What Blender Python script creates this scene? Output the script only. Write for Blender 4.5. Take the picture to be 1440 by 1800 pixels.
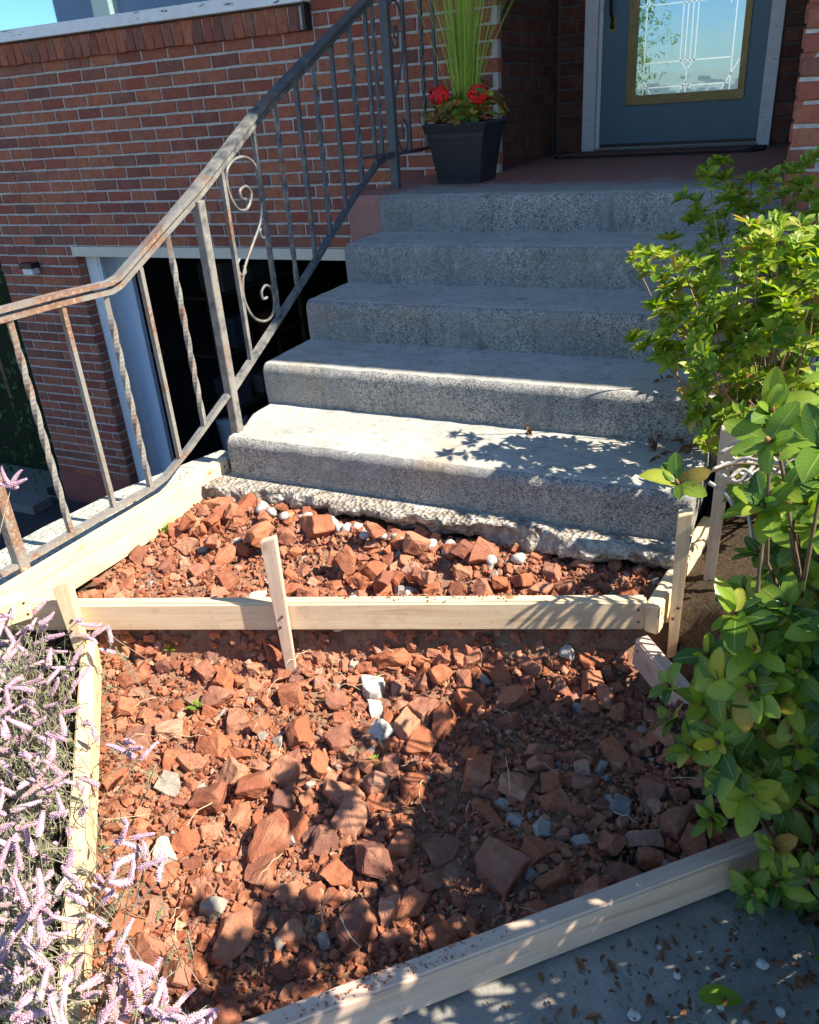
import bpy, bmesh, math, random
from mathutils import Vector, Matrix, Euler, noise
R_ = math.radians
random.seed(11)
scene = bpy.context.scene
for o in list(bpy.data.objects):
    bpy.data.objects.remove(o)
COL = scene.collection

# ------------------------------------------------------------------ camera
CAM = Vector((1.801, -2.052, 1.133))
YAW, PITCH, ROLL, FOC = R_(-27.09), R_(26.97), R_(-4.28), 1425.9
fwd = Vector((math.sin(YAW)*math.cos(PITCH), math.cos(YAW)*math.cos(PITCH), -math.sin(PITCH)))
rgt = Vector((math.cos(YAW), -math.sin(YAW), 0))
up = rgt.cross(fwd)
r2 = rgt*math.cos(ROLL) + up*math.sin(ROLL)
u2 = -rgt*math.sin(ROLL) + up*math.cos(ROLL)
cd = bpy.data.cameras.new('camera')
cd.sensor_fit = 'HORIZONTAL'; cd.sensor_width = 36.0; cd.lens = FOC*36.0/1440.0
cd.clip_start = 0.05; cd.clip_end = 1500
co = bpy.data.objects.new('camera', cd); COL.objects.link(co)
m = Matrix((r2, u2, -fwd)).transposed().to_4x4(); m.translation = CAM
co.matrix_world = m
scene.camera = co

# ------------------------------------------------------------------ sky, sun, exposure
SUN = Vector((0.688, 0.062, 0.724)).normalized()
w = bpy.data.worlds.new("World"); scene.world = w; w.use_nodes = True
nt = w.node_tree
bg = nt.nodes['Background']
sky = nt.nodes.new('ShaderNodeTexSky'); sky.sky_type = 'NISHITA'; sky.sun_disc = False
sky.sun_elevation = math.asin(SUN.z); sky.sun_rotation = math.atan2(SUN.x, SUN.y)
sky.air_density = 1.0; sky.dust_density = 0.2; sky.ozone_density = 4.5
hs = nt.nodes.new('ShaderNodeHueSaturation'); hs.inputs['Saturation'].default_value = 1.10
nt.links.new(sky.outputs[0], hs.inputs['Color']); nt.links.new(hs.outputs[0], bg.inputs[0]); bg.inputs[1].default_value = 0.104
sl = bpy.data.lights.new('sun', 'SUN'); sl.energy = 5.0; sl.angle = R_(0.53); sl.color = (1.0, 0.91, 0.76)
so = bpy.data.objects.new('sun', sl); COL.objects.link(so)
so.rotation_euler = SUN.to_track_quat('Z', 'Y').to_euler(); so.location = (8, 1, 9)
vs = scene.view_settings
vs.view_transform = 'Standard'; vs.look = 'None'; vs.exposure = 1.30; vs.gamma = 1.0
vs.use_curve_mapping = False
scene.render.film_transparent = False

# ------------------------------------------------------------------ helpers
WM = {}
def link(name, data, mat=None, parent=None, M=None, kind=None):
    if mat is not None and data is not None and not data.materials:
        data.materials.append(mat)
    o = bpy.data.objects.new(name, data); COL.objects.link(o)
    M = M or Matrix.Identity(4)
    o.matrix_basis = M
    WM[o.name] = M
    if parent is not None:
        o.parent = parent
        o.matrix_parent_inverse = WM[parent.name].inverted()
    if kind: o['kind'] = kind
    return o
def tag(o, label, cat, group=None):
    o['label'] = label; o['category'] = cat
    if group: o['group'] = group
    return o
def thing(name, label, cat, loc=(0, 0, 0), group=None):
    o = link(name, None, M=Matrix.Translation(loc))
    o.empty_display_size = 0.1
    return tag(o, label, cat, group)

class MB:
    """collects polygons, builds one mesh"""
    def __init__(s): s.v = []; s.f = []
    def add(s, vs, fs, M=None):
        n = len(s.v)
        s.v += [tuple(M @ Vector(v)) for v in vs] if M else [tuple(v) for v in vs]
        s.f += [tuple(i+n for i in f) for f in fs]
    def box(s, lo, hi, M=None):
        x0, y0, z0 = lo; x1, y1, z1 = hi
        s.add([(x0,y0,z0),(x1,y0,z0),(x1,y1,z0),(x0,y1,z0),(x0,y0,z1),(x1,y0,z1),(x1,y1,z1),(x0,y1,z1)],
              [(0,3,2,1),(4,5,6,7),(0,1,5,4),(1,2,6,5),(2,3,7,6),(3,0,4,7)], M)
    def tube(s, pts, r, n=6, cap=True, twist=0.0, phase=0.0):
        pts = [Vector(p) for p in pts]
        rr = r if hasattr(r, '__len__') else [r]*len(pts)
        b = len(s.v); ref = None
        for i, p in enumerate(pts):
            t = (pts[min(i+1, len(pts)-1)]-pts[max(i-1, 0)])
            t = t.normalized() if t.length > 1e-9 else Vector((0, 0, 1))
            if ref is None:
                ref = Vector((0, 0, 1)) if abs(t.z) < .9 else Vector((0, 1, 0))
            e1 = (ref-t*ref.dot(t)).normalized(); ref = e1; e2 = t.cross(e1)
            for k in range(n):
                a = 2*math.pi*k/n+phase+twist*i
                s.v.append(tuple(p+(e1*math.cos(a)+e2*math.sin(a))*rr[i]))
        for i in range(len(pts)-1):
            for k in range(n):
                s.f.append((b+i*n+k, b+i*n+(k+1) % n, b+(i+1)*n+(k+1) % n, b+(i+1)*n+k))
        if cap:
            s.f.append(tuple(b+k for k in reversed(range(n))))
            s.f.append(tuple(b+(len(pts)-1)*n+k for k in range(n)))
    def bar(s, pts, wd, ht, side=None):
        """rectangular bar through points; wd across (horizontal), ht vertical-ish"""
        pts = [Vector(p) for p in pts]; b = len(s.v)
        for i, p in enumerate(pts):
            t = (pts[min(i+1, len(pts)-1)]-pts[max(i-1, 0)]).normalized()
            sd = Vector(side) if side else t.cross(Vector((0, 0, 1))).normalized()
            sd = (sd-t*sd.dot(t)).normalized(); u = sd.cross(t).normalized()
            for a, c in ((-1,-1),(1,-1),(1,1),(-1,1)):
                s.v.append(tuple(p+sd*a*wd/2+u*c*ht/2))
        for i in range(len(pts)-1):
            for k in range(4):
                s.f.append((b+i*4+k, b+i*4+(k+1) % 4, b+(i+1)*4+(k+1) % 4, b+(i+1)*4+k))
        s.f.append((b+3, b+2, b+1, b)); e = b+(len(pts)-1)*4; s.f.append((e, e+1, e+2, e+3))
    def mesh(s, name, smooth=False, fix=True):
        me = bpy.data.meshes.new(name); me.from_pydata(s.v, [], s.f)
        if fix:
            bm = bmesh.new(); bm.from_mesh(me); bmesh.ops.recalc_face_normals(bm, faces=bm.faces); bm.to_mesh(me); bm.free()
        if smooth: me.polygons.foreach_set('use_smooth', [True]*len(me.polygons))
        me.update(); return me
    def build(s, name, mat, parent=None, smooth=False, kind=None, fix=True):
        return link(name, s.mesh(name, smooth, fix), mat, parent, None, kind)
def boxpart(name, lo, hi, mat, parent=None, bevel=0.0, kind=None):
    b = MB(); b.box(lo, hi); me = b.mesh(name)
    if bevel:
        bm = bmesh.new(); bm.from_mesh(me)
        bmesh.ops.bevel(bm, geom=list(bm.edges), offset=bevel, segments=2, affect='EDGES', profile=0.6)
        bm.to_mesh(me); bm.free()
    return link(name, me, mat, parent, None, kind)
def mat_join(parts):
    """parts: list of (mesh, matrix) -> one mesh"""
    b = MB()
    for me, M in parts:
        b.add([v.co for v in me.vertices], [tuple(p.vertices) for p in me.polygons], M)
    return b

# ------------------------------------------------------------------ materials
class NT:
    def __init__(s, name):
        s.m = bpy.data.materials.new(name); s.m.use_nodes = True; s.t = s.m.node_tree
        s.b = s.t.nodes['Principled BSDF']; s.out = s.t.nodes['Material Output']
    def n(s, t, **k):
        x = s.t.nodes.new(t)
        for a, v in k.items(): setattr(x, a, v)
        return x
    def l(s, a, b): s.t.links.new(a, b)
    def coord(s, kind='Object', scale=(1, 1, 1), rot=(0, 0, 0)):
        c = s.n('ShaderNodeTexCoord'); mp = s.n('ShaderNodeMapping')
        mp.inputs['Scale'].default_value = scale; mp.inputs['Rotation'].default_value = rot
        s.l(c.outputs[kind], mp.inputs[0]); return mp.outputs[0]
    def pos(s, scale=(1, 1, 1)):
        g = s.n('ShaderNodeNewGeometry'); mp = s.n('ShaderNodeMapping'); mp.inputs['Scale'].default_value = scale
        s.l(g.outputs['Position'], mp.inputs[0]); return mp.outputs[0]
    def noise(s, vec, scale, detail=3, rough=.6, dist=0.0):
        x = s.n('ShaderNodeTexNoise'); x.inputs['Scale'].default_value = scale; x.inputs['Detail'].default_value = detail
        x.inputs['Roughness'].default_value = rough; x.inputs['Distortion'].default_value = dist
        if vec is not None: s.l(vec, x.inputs['Vector'])
        return x.outputs['Fac']
    def vor(s, vec, scale, feat='F1', out='Distance', rnd=1.0):
        x = s.n('ShaderNodeTexVoronoi', feature=feat); x.inputs['Scale'].default_value = scale
        x.inputs['Randomness'].default_value = rnd
        if vec is not None: s.l(vec, x.inputs['Vector'])
        return x.outputs[out]
    def ramp(s, fac, stops, interp='LINEAR'):
        x = s.n('ShaderNodeValToRGB'); x.color_ramp.interpolation = interp
        el = x.color_ramp.elements
        while len(el) > 1: el.remove(el[0])
        el[0].position = stops[0][0]; el[0].color = col(stops[0][1])
        for p, c in stops[1:]:
            e = el.new(p); e.color = col(c)
        s.l(fac, x.inputs[0]); return x.outputs[0]
    def mix(s, fac, a, b, mode='MIX'):
        x = s.n('ShaderNodeMixRGB', blend_type=mode)
        for i, v in ((0, fac), (1, a), (2, b)):
            if hasattr(v, 'is_linked') or isinstance(v, bpy.types.NodeSocket): s.l(v, x.inputs[i])
            elif i == 0: x.inputs[0].default_value = v
            else: x.inputs[i].default_value = col(v)
        return x.outputs[0]
    def math(s, op, a, b=0.0):
        x = s.n('ShaderNodeMath', operation=op)
        for i, v in ((0, a), (1, b)):
            if isinstance(v, bpy.types.NodeSocket): s.l(v, x.inputs[i])
            else: x.inputs[i].default_value = v
        return x.outputs[0]
    def rnd(s):
        """per piece random 0..1, the same for single objects and for islands of a joined mesh"""
        a = s.n('ShaderNodeObjectInfo').outputs['Random']; b = s.n('ShaderNodeNewGeometry').outputs['Random Per Island']
        return s.math('FRACT', s.math('ADD', a, b))
    def bump(s, h, strength, dist=.002):
        x = s.n('ShaderNodeBump'); x.inputs['Strength'].default_value = strength; x.inputs['Distance'].default_value = dist
        s.l(h, x.inputs['Height']); s.l(x.outputs[0], s.b.inputs['Normal']); return x
    def fin(s, color=None, rough=.8, spec=.3, metal=0.0):
        if color is not None:
            if isinstance(color, bpy.types.NodeSocket): s.l(color, s.b.inputs['Base Color'])
            else: s.b.inputs['Base Color'].default_value = col(color)
        if isinstance(rough, bpy.types.NodeSocket): s.l(rough, s.b.inputs['Roughness'])
        else: s.b.inputs['Roughness'].default_value = rough
        s.b.inputs['Specular IOR Level'].default_value = spec
        s.b.inputs['Metallic'].default_value = metal
        return s.m
def col(c):
    return (c, c, c, 1) if not hasattr(c, '__len__') else (tuple(c)+(1,))[:4]

def mk_flat(name, c, rough=.7, spec=.3, metal=0, var=.25, sc=30, bump=.15):
    k = NT(name); v = k.pos(); f = k.noise(v, sc, 4)
    c2 = tuple(x*(1-var) for x in c); c3 = tuple(min(1, x*(1+var)) for x in c)
    k.bump(k.noise(v, sc*6, 3), bump, .001)
    return k.fin(k.ramp(f, [(.25, c2), (.75, c3)]), rough, spec, metal)

def mk_concrete():
    k = NT('exposed_aggregate_concrete'); v = k.pos()
    vc = k.vor(v, 270, 'F1', 'Color'); sep = k.n('ShaderNodeSeparateColor'); k.l(vc, sep.inputs[0])
    cell = sep.outputs[0]
    big = k.noise(v, 5, 4, .65)
    fine = k.noise(v, 420, 2, .7)
    mid = k.noise(v, 300, 3, .75)
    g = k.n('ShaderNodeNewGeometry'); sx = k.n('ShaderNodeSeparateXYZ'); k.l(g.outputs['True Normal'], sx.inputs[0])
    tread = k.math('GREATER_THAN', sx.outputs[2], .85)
    spk = k.math('ADD', k.math('MULTIPLY', cell, .45), k.math('MULTIPLY', mid, .75))
    spk = k.math('ADD', spk, k.math('MULTIPLY', big, .32))
    sc_ = k.n('ShaderNodeSeparateColor'); k.l(k.vor(v, 95, 'F1', 'Color'), sc_.inputs[0])
    spk = k.math('SUBTRACT', spk, k.math('MULTIPLY', k.math('GREATER_THAN', sc_.outputs[1], .82), k.math('MULTIPLY', sc_.outputs[2], .14)))
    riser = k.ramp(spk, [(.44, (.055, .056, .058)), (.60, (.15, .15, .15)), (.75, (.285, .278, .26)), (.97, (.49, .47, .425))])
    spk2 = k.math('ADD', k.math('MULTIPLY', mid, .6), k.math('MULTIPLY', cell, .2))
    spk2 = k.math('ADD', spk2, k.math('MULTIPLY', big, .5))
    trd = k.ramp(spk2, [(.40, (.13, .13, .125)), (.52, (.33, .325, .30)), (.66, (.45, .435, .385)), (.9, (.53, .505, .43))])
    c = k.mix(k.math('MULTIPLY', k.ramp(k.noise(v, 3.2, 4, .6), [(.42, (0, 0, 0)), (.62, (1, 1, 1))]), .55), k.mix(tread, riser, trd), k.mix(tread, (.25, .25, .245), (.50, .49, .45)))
    stain = k.ramp(k.noise(v, 1.9, 3, .6), [(.60, (0, 0, 0)), (.74, (1, 1, 1))])
    stk = k.noise(k.pos((26, 26, 2.2)), 1.0, 4, .65)
    c = k.mix(k.math('MULTIPLY', k.ramp(stk, [(.50, (0, 0, 0)), (.72, (1, 1, 1))]), .38), c, (.09, .09, .09))
    moss = k.noise(v, 11, 5, .7)
    c = k.mix(k.math('MULTIPLY', k.ramp(moss, [(.58, (0, 0, 0)), (.70, (1, 1, 1))]), .45), c, (.10, .095, .085))
    lime = k.noise(v, 7, 4, .7)
    c = k.mix(k.math('MULTIPLY', k.ramp(lime, [(.60, (0, 0, 0)), (.70, (1, 1, 1))]), .4), c, (.55, .54, .51))
    c = k.mix(k.math('MULTIPLY', stain, .35), c, (.42, .28, .15))
    k.bump(k.math('ADD', mid, k.math('MULTIPLY', cell, .5)), .75, .003)
    return k.fin(c, .88, .25)

def mk_broken_concrete():
    k = NT('broken_concrete'); v = k.pos()
    a = k.noise(v, 26, 6, .7); b = k.vor(v, 70, 'F1', 'Distance'); big = k.noise(v, 6, 3)
    c = k.ramp(a, [(.3, (.12, .10, .085)), (.48, (.34, .30, .25)), (.62, (.60, .57, .49)), (.8, (.70, .68, .61))])
    c = k.mix(k.math('MULTIPLY', k.ramp(b, [(0, (1, 1, 1)), (.35, (0, 0, 0))]), .5), c, (.2, .17, .15))
    c = k.mix(k.math('MULTIPLY', k.ramp(big, [(.45, (0, 0, 0)), (.6, (1, 1, 1))]), .4), c, (.20, .15, .12))
    k.bump(k.math('ADD', a, b), 1.0, .012)
    return k.fin(c, .92, .2)

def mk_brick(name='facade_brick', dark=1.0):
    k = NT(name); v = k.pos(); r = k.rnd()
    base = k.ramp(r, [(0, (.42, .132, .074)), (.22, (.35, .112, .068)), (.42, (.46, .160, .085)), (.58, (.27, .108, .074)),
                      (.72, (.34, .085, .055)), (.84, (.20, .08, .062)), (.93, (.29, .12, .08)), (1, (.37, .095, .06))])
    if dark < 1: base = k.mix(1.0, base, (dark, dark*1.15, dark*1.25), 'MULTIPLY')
    n1 = k.noise(v, 40, 5, .65); n2 = k.noise(v, 260, 3, .7); n3 = k.noise(v, 9, 3)
    c = k.mix(k.ramp(n1, [(.42, (0, 0, 0)), (.75, (.75, .75, .75))]), base, (.14, .06, .05))
    c = k.mix(k.math('MULTIPLY', k.ramp(n3, [(.5, (0, 0, 0)), (.75, (1, 1, 1))]), .3), c, (.42, .22, .16))
    k.bump(k.math('ADD', k.math('MULTIPLY', n1, 1.2), n2), .5, .003)
    return k.fin(c, .85, .25)

def mk_mortar():
    k = NT('mortar'); v = k.pos(); a = k.noise(v, 30, 5, .7)
    c = k.ramp(a, [(.3, (.34, .32, .30)), (.7, (.62, .59, .56))])
    k.bump(k.noise(v, 180, 4, .7), .6, .003)
    return k.fin(c, .9, .2)

def mk_rubble():
    k = NT('rubble_brick'); v = k.coord('Object'); p = k.pos(); r = k.rnd()
    base = k.ramp(r, [(0, (.47, .18, .095)), (.2, (.38, .14, .078)), (.36, (.52, .23, .135)), (.5, (.33, .122, .075)), (.60, (.46, .22, .15)),
                      (.70, (.28, .125, .09)), (.77, (.58, .31, .20)), (.85, (.34, .13, .075)), (.91, (.20, .10, .085)), (.96, (.60, .36, .26)), (1, (.48, .17, .08))])
    n1 = k.noise(p, 48, 5, .7); n2 = k.noise(p, 210, 4, .75); n3 = k.noise(p, 16, 3)
    c = k.mix(k.ramp(n1, [(.45, (0, 0, 0)), (.72, (.6, .6, .6))]), base, (.24, .085, .05))
    c = k.mix(k.ramp(n3, [(.52, (0, 0, 0)), (.70, (.5, .5, .5))]), c, (.56, .31, .19))
    c = k.mix(k.ramp(n2, [(.60, (0, 0, 0)), (.74, (.6, .6, .6))]), c, (.12, .05, .035))
    c = k.mix(1.0, c, (.90, .86, .82), 'MULTIPLY')
    k.bump(k.math('ADD', n1, k.math('MULTIPLY', n2, .7)), .8, .006)
    return k.fin(c, .93, .15)

def mk_soil():
    k = NT('brick_dust_soil'); p = k.pos()
    a = k.noise(p, 14, 6, .72); b = k.noise(p, 120, 5, .75); d = k.noise(p, 4, 3)
    c = k.ramp(a, [(.3, (.22, .12, .075)), (.5, (.40, .22, .14)), (.7, (.52, .32, .22))])
    c = k.mix(k.ramp(b, [(.5, (0, 0, 0)), (.72, (.6, .6, .6))]), c, (.20, .10, .065))
    c = k.mix(k.ramp(d, [(.5, (0, 0, 0)), (.7, (.5, .5, .5))]), c, (.33, .24, .16))
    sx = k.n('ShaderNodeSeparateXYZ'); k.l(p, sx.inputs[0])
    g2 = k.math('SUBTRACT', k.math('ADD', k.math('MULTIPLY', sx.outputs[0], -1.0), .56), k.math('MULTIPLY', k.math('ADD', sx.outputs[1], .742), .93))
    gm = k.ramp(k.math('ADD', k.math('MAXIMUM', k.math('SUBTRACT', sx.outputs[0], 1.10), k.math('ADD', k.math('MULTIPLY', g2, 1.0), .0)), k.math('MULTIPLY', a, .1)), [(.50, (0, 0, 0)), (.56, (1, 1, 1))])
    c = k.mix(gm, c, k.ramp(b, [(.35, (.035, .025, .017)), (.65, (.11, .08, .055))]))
    k.bump(k.math('ADD', a, b), 1.0, .012)
    return k.fin(c, .95, .1)

def mk_wood(name, c1, c2, c3, knots=True):
    """sawn softwood, grain along local X"""
    k = NT(name); v = k.coord('Object'); oi = k.n('ShaderNodeObjectInfo')
    off = k.n('ShaderNodeVectorMath', operation='ADD'); k.l(v, off.inputs[0])
    cx = k.n('ShaderNodeCombineXYZ'); k.l(k.math('MULTIPLY', oi.outputs['Random'], 37.0), cx.inputs[0]); k.l(k.math('MULTIPLY', oi.outputs['Random'], 11.0), cx.inputs[1])
    k.l(cx.outputs[0], off.inputs[1]); v = off.outputs[0]
    mp = k.n('ShaderNodeMapping'); mp.inputs['Scale'].default_value = (1.2, 22, 22); k.l(v, mp.inputs[0])
    g1 = k.noise(mp.outputs[0], 2.2, 4, .6, .8)
    mp2 = k.n('ShaderNodeMapping'); mp2.inputs['Scale'].default_value = (3, 160, 160); k.l(v, mp2.inputs[0])
    g2 = k.noise(mp2.outputs[0], 2.0, 3, .7)
    big = k.noise(v, 5, 3)
    c = k.ramp(g1, [(.25, c3), (.42, c1), (.62, c2), (.8, c1)])
    c = k.mix(k.ramp(g2, [(.48, (0, 0, 0)), (.8, (.45, .45, .45))]), c, c3)
    c = k.mix(k.math('MULTIPLY', k.ramp(big, [(.5, (0, 0, 0)), (.75, (1, 1, 1))]), .25), c, c3)
    if knots:
        mp3 = k.n('ShaderNodeMapping'); mp3.inputs['Scale'].default_value = (5.5, 9, 9); k.l(v, mp3.inputs[0])
        kn = k.vor(mp3.outputs[0], 1.0, 'F1', 'Distance')
        c = k.mix(k.ramp(kn, [(.05, (.9, .9, .9)), (.085, (.35, .35, .35)), (.16, (0, 0, 0))]), c, (.26, .12, .05))
    dirt = k.noise(v, 60, 4, .8)
    c = k.mix(k.ramp(dirt, [(.60, (0, 0, 0)), (.74, (.55, .55, .55))]), c, (.24, .15, .09))
    smr = k.noise(v, 11, 5, .7)
    c = k.mix(k.ramp(smr, [(.54, (0, 0, 0)), (.70, (.35, .35, .35))]), c, (.34, .23, .16))
    k.bump(g2, .3, .0012)
    return k.fin(c, .7, .3)

def mk_iron():
    k = NT('weathered_painted_iron'); p = k.pos()
    a = k.noise(p, 22, 6, .7); b = k.noise(p, 90, 5, .75); d = k.noise(p, 6, 4, .6)
    paint = k.ramp(a, [(.3, (.045, .052, .062)), (.55, (.075, .085, .098)), (.75, (.12, .13, .14))])
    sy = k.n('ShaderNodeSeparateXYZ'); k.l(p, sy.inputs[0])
    pale_low = k.math('ADD', k.math('MULTIPLY', k.math('SUBTRACT', .75, sy.outputs[1]), .55), k.math('MULTIPLY', k.math('SUBTRACT', a, .5), 1.6))  # mask: paler and rustier towards the lower end of the railing
    paint = k.mix(k.ramp(pale_low, [(.0, (0, 0, 0)), (.45, (.85, .85, .85))]), paint, (.25, .235, .205))
    rust = k.ramp(b, [(.35, (.12, .055, .035)), (.65, (.32, .17, .10))])
    c = k.mix(k.ramp(k.math('ADD', d, k.math('MULTIPLY', k.math('SUBTRACT', pale_low, .3), .16)), [(.545, (0, 0, 0)), (.645, (.85, .85, .85))]), paint, rust)
    c = k.mix(k.ramp(k.math('ADD', b, k.math('MULTIPLY', k.math('SUBTRACT', pale_low, .4), .15)), [(.60, (0, 0, 0)), (.70, (.7, .7, .7))]), c, (.40, .37, .30))
    k.bump(k.math('ADD', a, b), .4, .0015)
    return k.fin(c, k.ramp(a, [(.3, (.32,)*3), (.7, (.62,)*3)]), .5)

def mk_leaf(name, stops, trans=.35, rough=.45, spot=(.30, .16, .06), vein=None):
    k = NT(name); r = k.rnd(); v = k.coord('Object'); p = k.pos()
    c = k.ramp(r, stops)
    n1 = k.noise(p, 70, 3); c = k.mix(k.ramp(n1, [(.62, (0, 0, 0)), (.75, (.6, .6, .6))]), c, spot)
    if vein:
        uv = k.n('ShaderNodeUVMap'); sp = k.n('ShaderNodeSeparateXYZ'); k.l(uv.outputs[0], sp.inputs[0])
        av = k.math('ABSOLUTE', sp.outputs[1])
        rib = k.ramp(av, [(.03, (1, 1, 1)), (.09, (0, 0, 0))])
        lat = k.math('SINE', k.math('MULTIPLY', k.math('SUBTRACT', sp.outputs[0], k.math('MULTIPLY', av, .22)), 55.0))
        lat = k.ramp(lat, [(.86, (0, 0, 0)), (1, (.22, .22, .22))])
        edge = k.ramp(av, [(.55, (0, 0, 0)), (1, (.25, .25, .25))])
        c = k.mix(k.math('MULTIPLY', edge, 1.0), c, (.04, .10, .02))
        c = k.mix(lat, c, vein); c = k.mix(k.math('MULTIPLY', rib, .65), c, vein)
        k.bump(k.math('ADD', rib, lat), .35, .0015)
    k.fin(c, rough, .35)
    tr = k.n('ShaderNodeBsdfTranslucent')
    hs = k.n('ShaderNodeHueSaturation'); hs.inputs['Value'].default_value = 1.5; hs.inputs['Saturation'].default_value = 1.15; k.l(c, hs.inputs['Color'])
    k.l(hs.outputs[0], tr.inputs[0])
    ms = k.n('ShaderNodeMixShader'); ms.inputs[0].default_value = trans
    k.l(k.b.outputs[0], ms.inputs[1]); k.l(tr.outputs[0], ms.inputs[2]); k.l(ms.outputs[0], k.out.inputs[0])
    return k.m

def mk_redpaint():
    k = NT('worn_red_porch_paint'); p = k.pos(); a = k.noise(p, 9, 6, .7); b = k.noise(p, 60, 5, .75)
    paint = k.ramp(a, [(.3, (.29, .135, .115)), (.7, (.38, .19, .16))])
    conc = k.ramp(b, [(.3, (.22, .22, .22)), (.7, (.42, .41, .39))])
    sp = k.n('ShaderNodeSeparateXYZ'); k.l(p, sp.inputs[0])
    e = k.math('ADD', k.math('MULTIPLY', k.math('SUBTRACT', sp.outputs[1], 1.86), -2.3), k.math('MULTIPLY', k.math('SUBTRACT', a, .5), 2.2))
    fx = k.math('MULTIPLY', k.math('SUBTRACT', sp.outputs[0], -.02), 6)
    e = k.math('MINIMUM', e, fx)
    c = k.mix(k.ramp(e, [(.0, (0, 0, 0)), (.45, (1, 1, 1))]), paint, conc)
    k.bump(b, .3, .002)
    return k.fin(c, .6, .35)

def mk_glass_reflect(name, base, refl, tint, bump=0.0, bsc=8.0):
    k = NT(name); p = k.pos()
    k.fin(base, .25, .4)
    gl = k.n('ShaderNodeBsdfGlossy'); gl.inputs['Color'].default_value = col(tint); gl.inputs['Roughness'].default_value = .015
    if bump:
        bp = k.n('ShaderNodeBump'); bp.inputs['Strength'].default_value = bump; bp.inputs['Distance'].default_value = .01
        k.l(k.noise(p, bsc, 2), bp.inputs['Height']); k.l(bp.outputs[0], gl.inputs['Normal'])
    ms = k.n('ShaderNodeMixShader'); ms.inputs[0].default_value = refl
    k.l(k.b.outputs[0], ms.inputs[1]); k.l(gl.outputs[0], ms.inputs[2]); k.l(ms.outputs[0], k.out.inputs[0])
    return k.m

def mk_peeling(name, c, under, amt=.6, stretch=(3, 3, 14), dist=.6, rough=.55):
    k = NT(name); p = k.pos(stretch); a = k.noise(p, 3, 6, .75, dist); p2 = k.pos(); b = k.noise(p2, 14, 4)
    cc = k.ramp(b, [(.3, tuple(x*.85 for x in c)), (.7, c)])
    cc = k.mix(k.ramp(a, [(amt, (0, 0, 0)), (amt+.03, (1, 1, 1))]), cc, under)
    k.bump(a, .4, .003)
    return k.fin(cc, rough, .5)

M_CONC = mk_concrete(); M_BROKEN = mk_broken_concrete(); M_BRICK = mk_brick(); M_MORTAR = mk_mortar(); M_DBRICK = mk_brick('dark_recess_brick', .33); M_DMORT = mk_flat('dark_mortar', (.10, .085, .08), .9, .2)  # entry recess has its own darker brick and mortar colours
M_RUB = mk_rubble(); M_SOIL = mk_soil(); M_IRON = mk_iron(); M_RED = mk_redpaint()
M_PINE = mk_wood('new_pine', (.74, .55, .33), (.80, .64, .42), (.60, .40, .22))
M_PINK = mk_wood('pinkish_fir', (.58, .42, .32), (.66, .50, .38), (.42, .29, .22))
M_FIR = mk_wood('tan_fir', (.66, .49, .32), (.74, .58, .39), (.50, .33, .20))
M_OLDWD = mk_wood('weathered_stake_wood', (.52, .42, .33), (.60, .50, .40), (.36, .28, .22), False)
M_WHITE = mk_peeling('peeling_white_paint', (.74, .76, .78), (.16, .15, .14), .63)
M_TRIM = mk_flat('garage_white_paint', (.82, .84, .86), .5, .35, 0, .06)
M_CREAM = mk_flat('cream_paint', (.68, .62, .50), .6, .3, 0, .08)
M_SILL = mk_peeling('flaking_sill_paint', (.86, .90, .94), (.05, .06, .08), .585, (1.6, 6, 9), 2.2, .22)
M_REDB = mk_flat('red_foundation_paint', (.26, .085, .07), .7, .3, 0, .15, 12)
M_DOOR = mk_flat('blue_grey_door_paint', (.10, .19, .26), .42, .4, 0, .08, 6)
M_BRASS = mk_flat('aged_brass', (.26, .19, .07), .45, .5, .35, .25, 20)
M_DARKM = mk_flat('dark_bronze', (.035, .032, .03), .4, .5, .5)
M_LEAD = mk_flat('leaded_came', (.92, .95, .97), .22, .6, .9, .03)
M_BLACKP = mk_flat('black_plastic_pot', (.018, .020, .024), .42, .45, 0, .15, 8, .05)
M_POTSOIL = mk_flat('potting_soil', (.05, .035, .025), .95, .1, 0, .4, 60, .8)
M_MAT = mk_flat('rubber_mat', (.035, .030, .030), .8, .2)
M_MATB = mk_flat('mat_brick_print', (.16, .10, .085), .85, .2)
M_DARK = mk_flat('garage_dark', (.05, .05, .05), .8, .2)
M_ASPH = mk_flat('asphalt', (.05, .05, .052), .9, .2, 0, .3, 40, .8)
M_PALEC = mk_flat('pale_concrete', (.38, .37, .34), .9, .2, 0, .2, 18, .6)
M_OLDC = None
M_ROOF = mk_flat('roof_dark', (.10, .09, .085), .9, .2)
M_SOFFIT = mk_flat('soffit_paint', (.55, .53, .50), .8, .2)
M_PEB = None
# ================================================================== GROUND
def struct(name, lo, hi, mat):
    return boxpart(name, lo, hi, mat, None, 0, 'structure')
b = MB(); b.add([(-400,-400,-1.86),(400,-400,-1.86),(400,400,-1.86),(-400,400,-1.86)], [(0,1,2,3)])
M_STREET = mk_flat('far_ground', (.24, .23, .19), .95, .2, 0, .25, .4)
b.build('ground', M_STREET, None, kind='structure')
struct('driveway', (-9, -14, -1.95), (-.30, 2.37, -1.80), M_ASPH)
struct('front_yard', (-.10, -9, -1.9), (9, 1.38, -.36), mk_flat('yard_earth', (.20, .19, .14), .95, .1, 0, .3, 3, .5))

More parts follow.
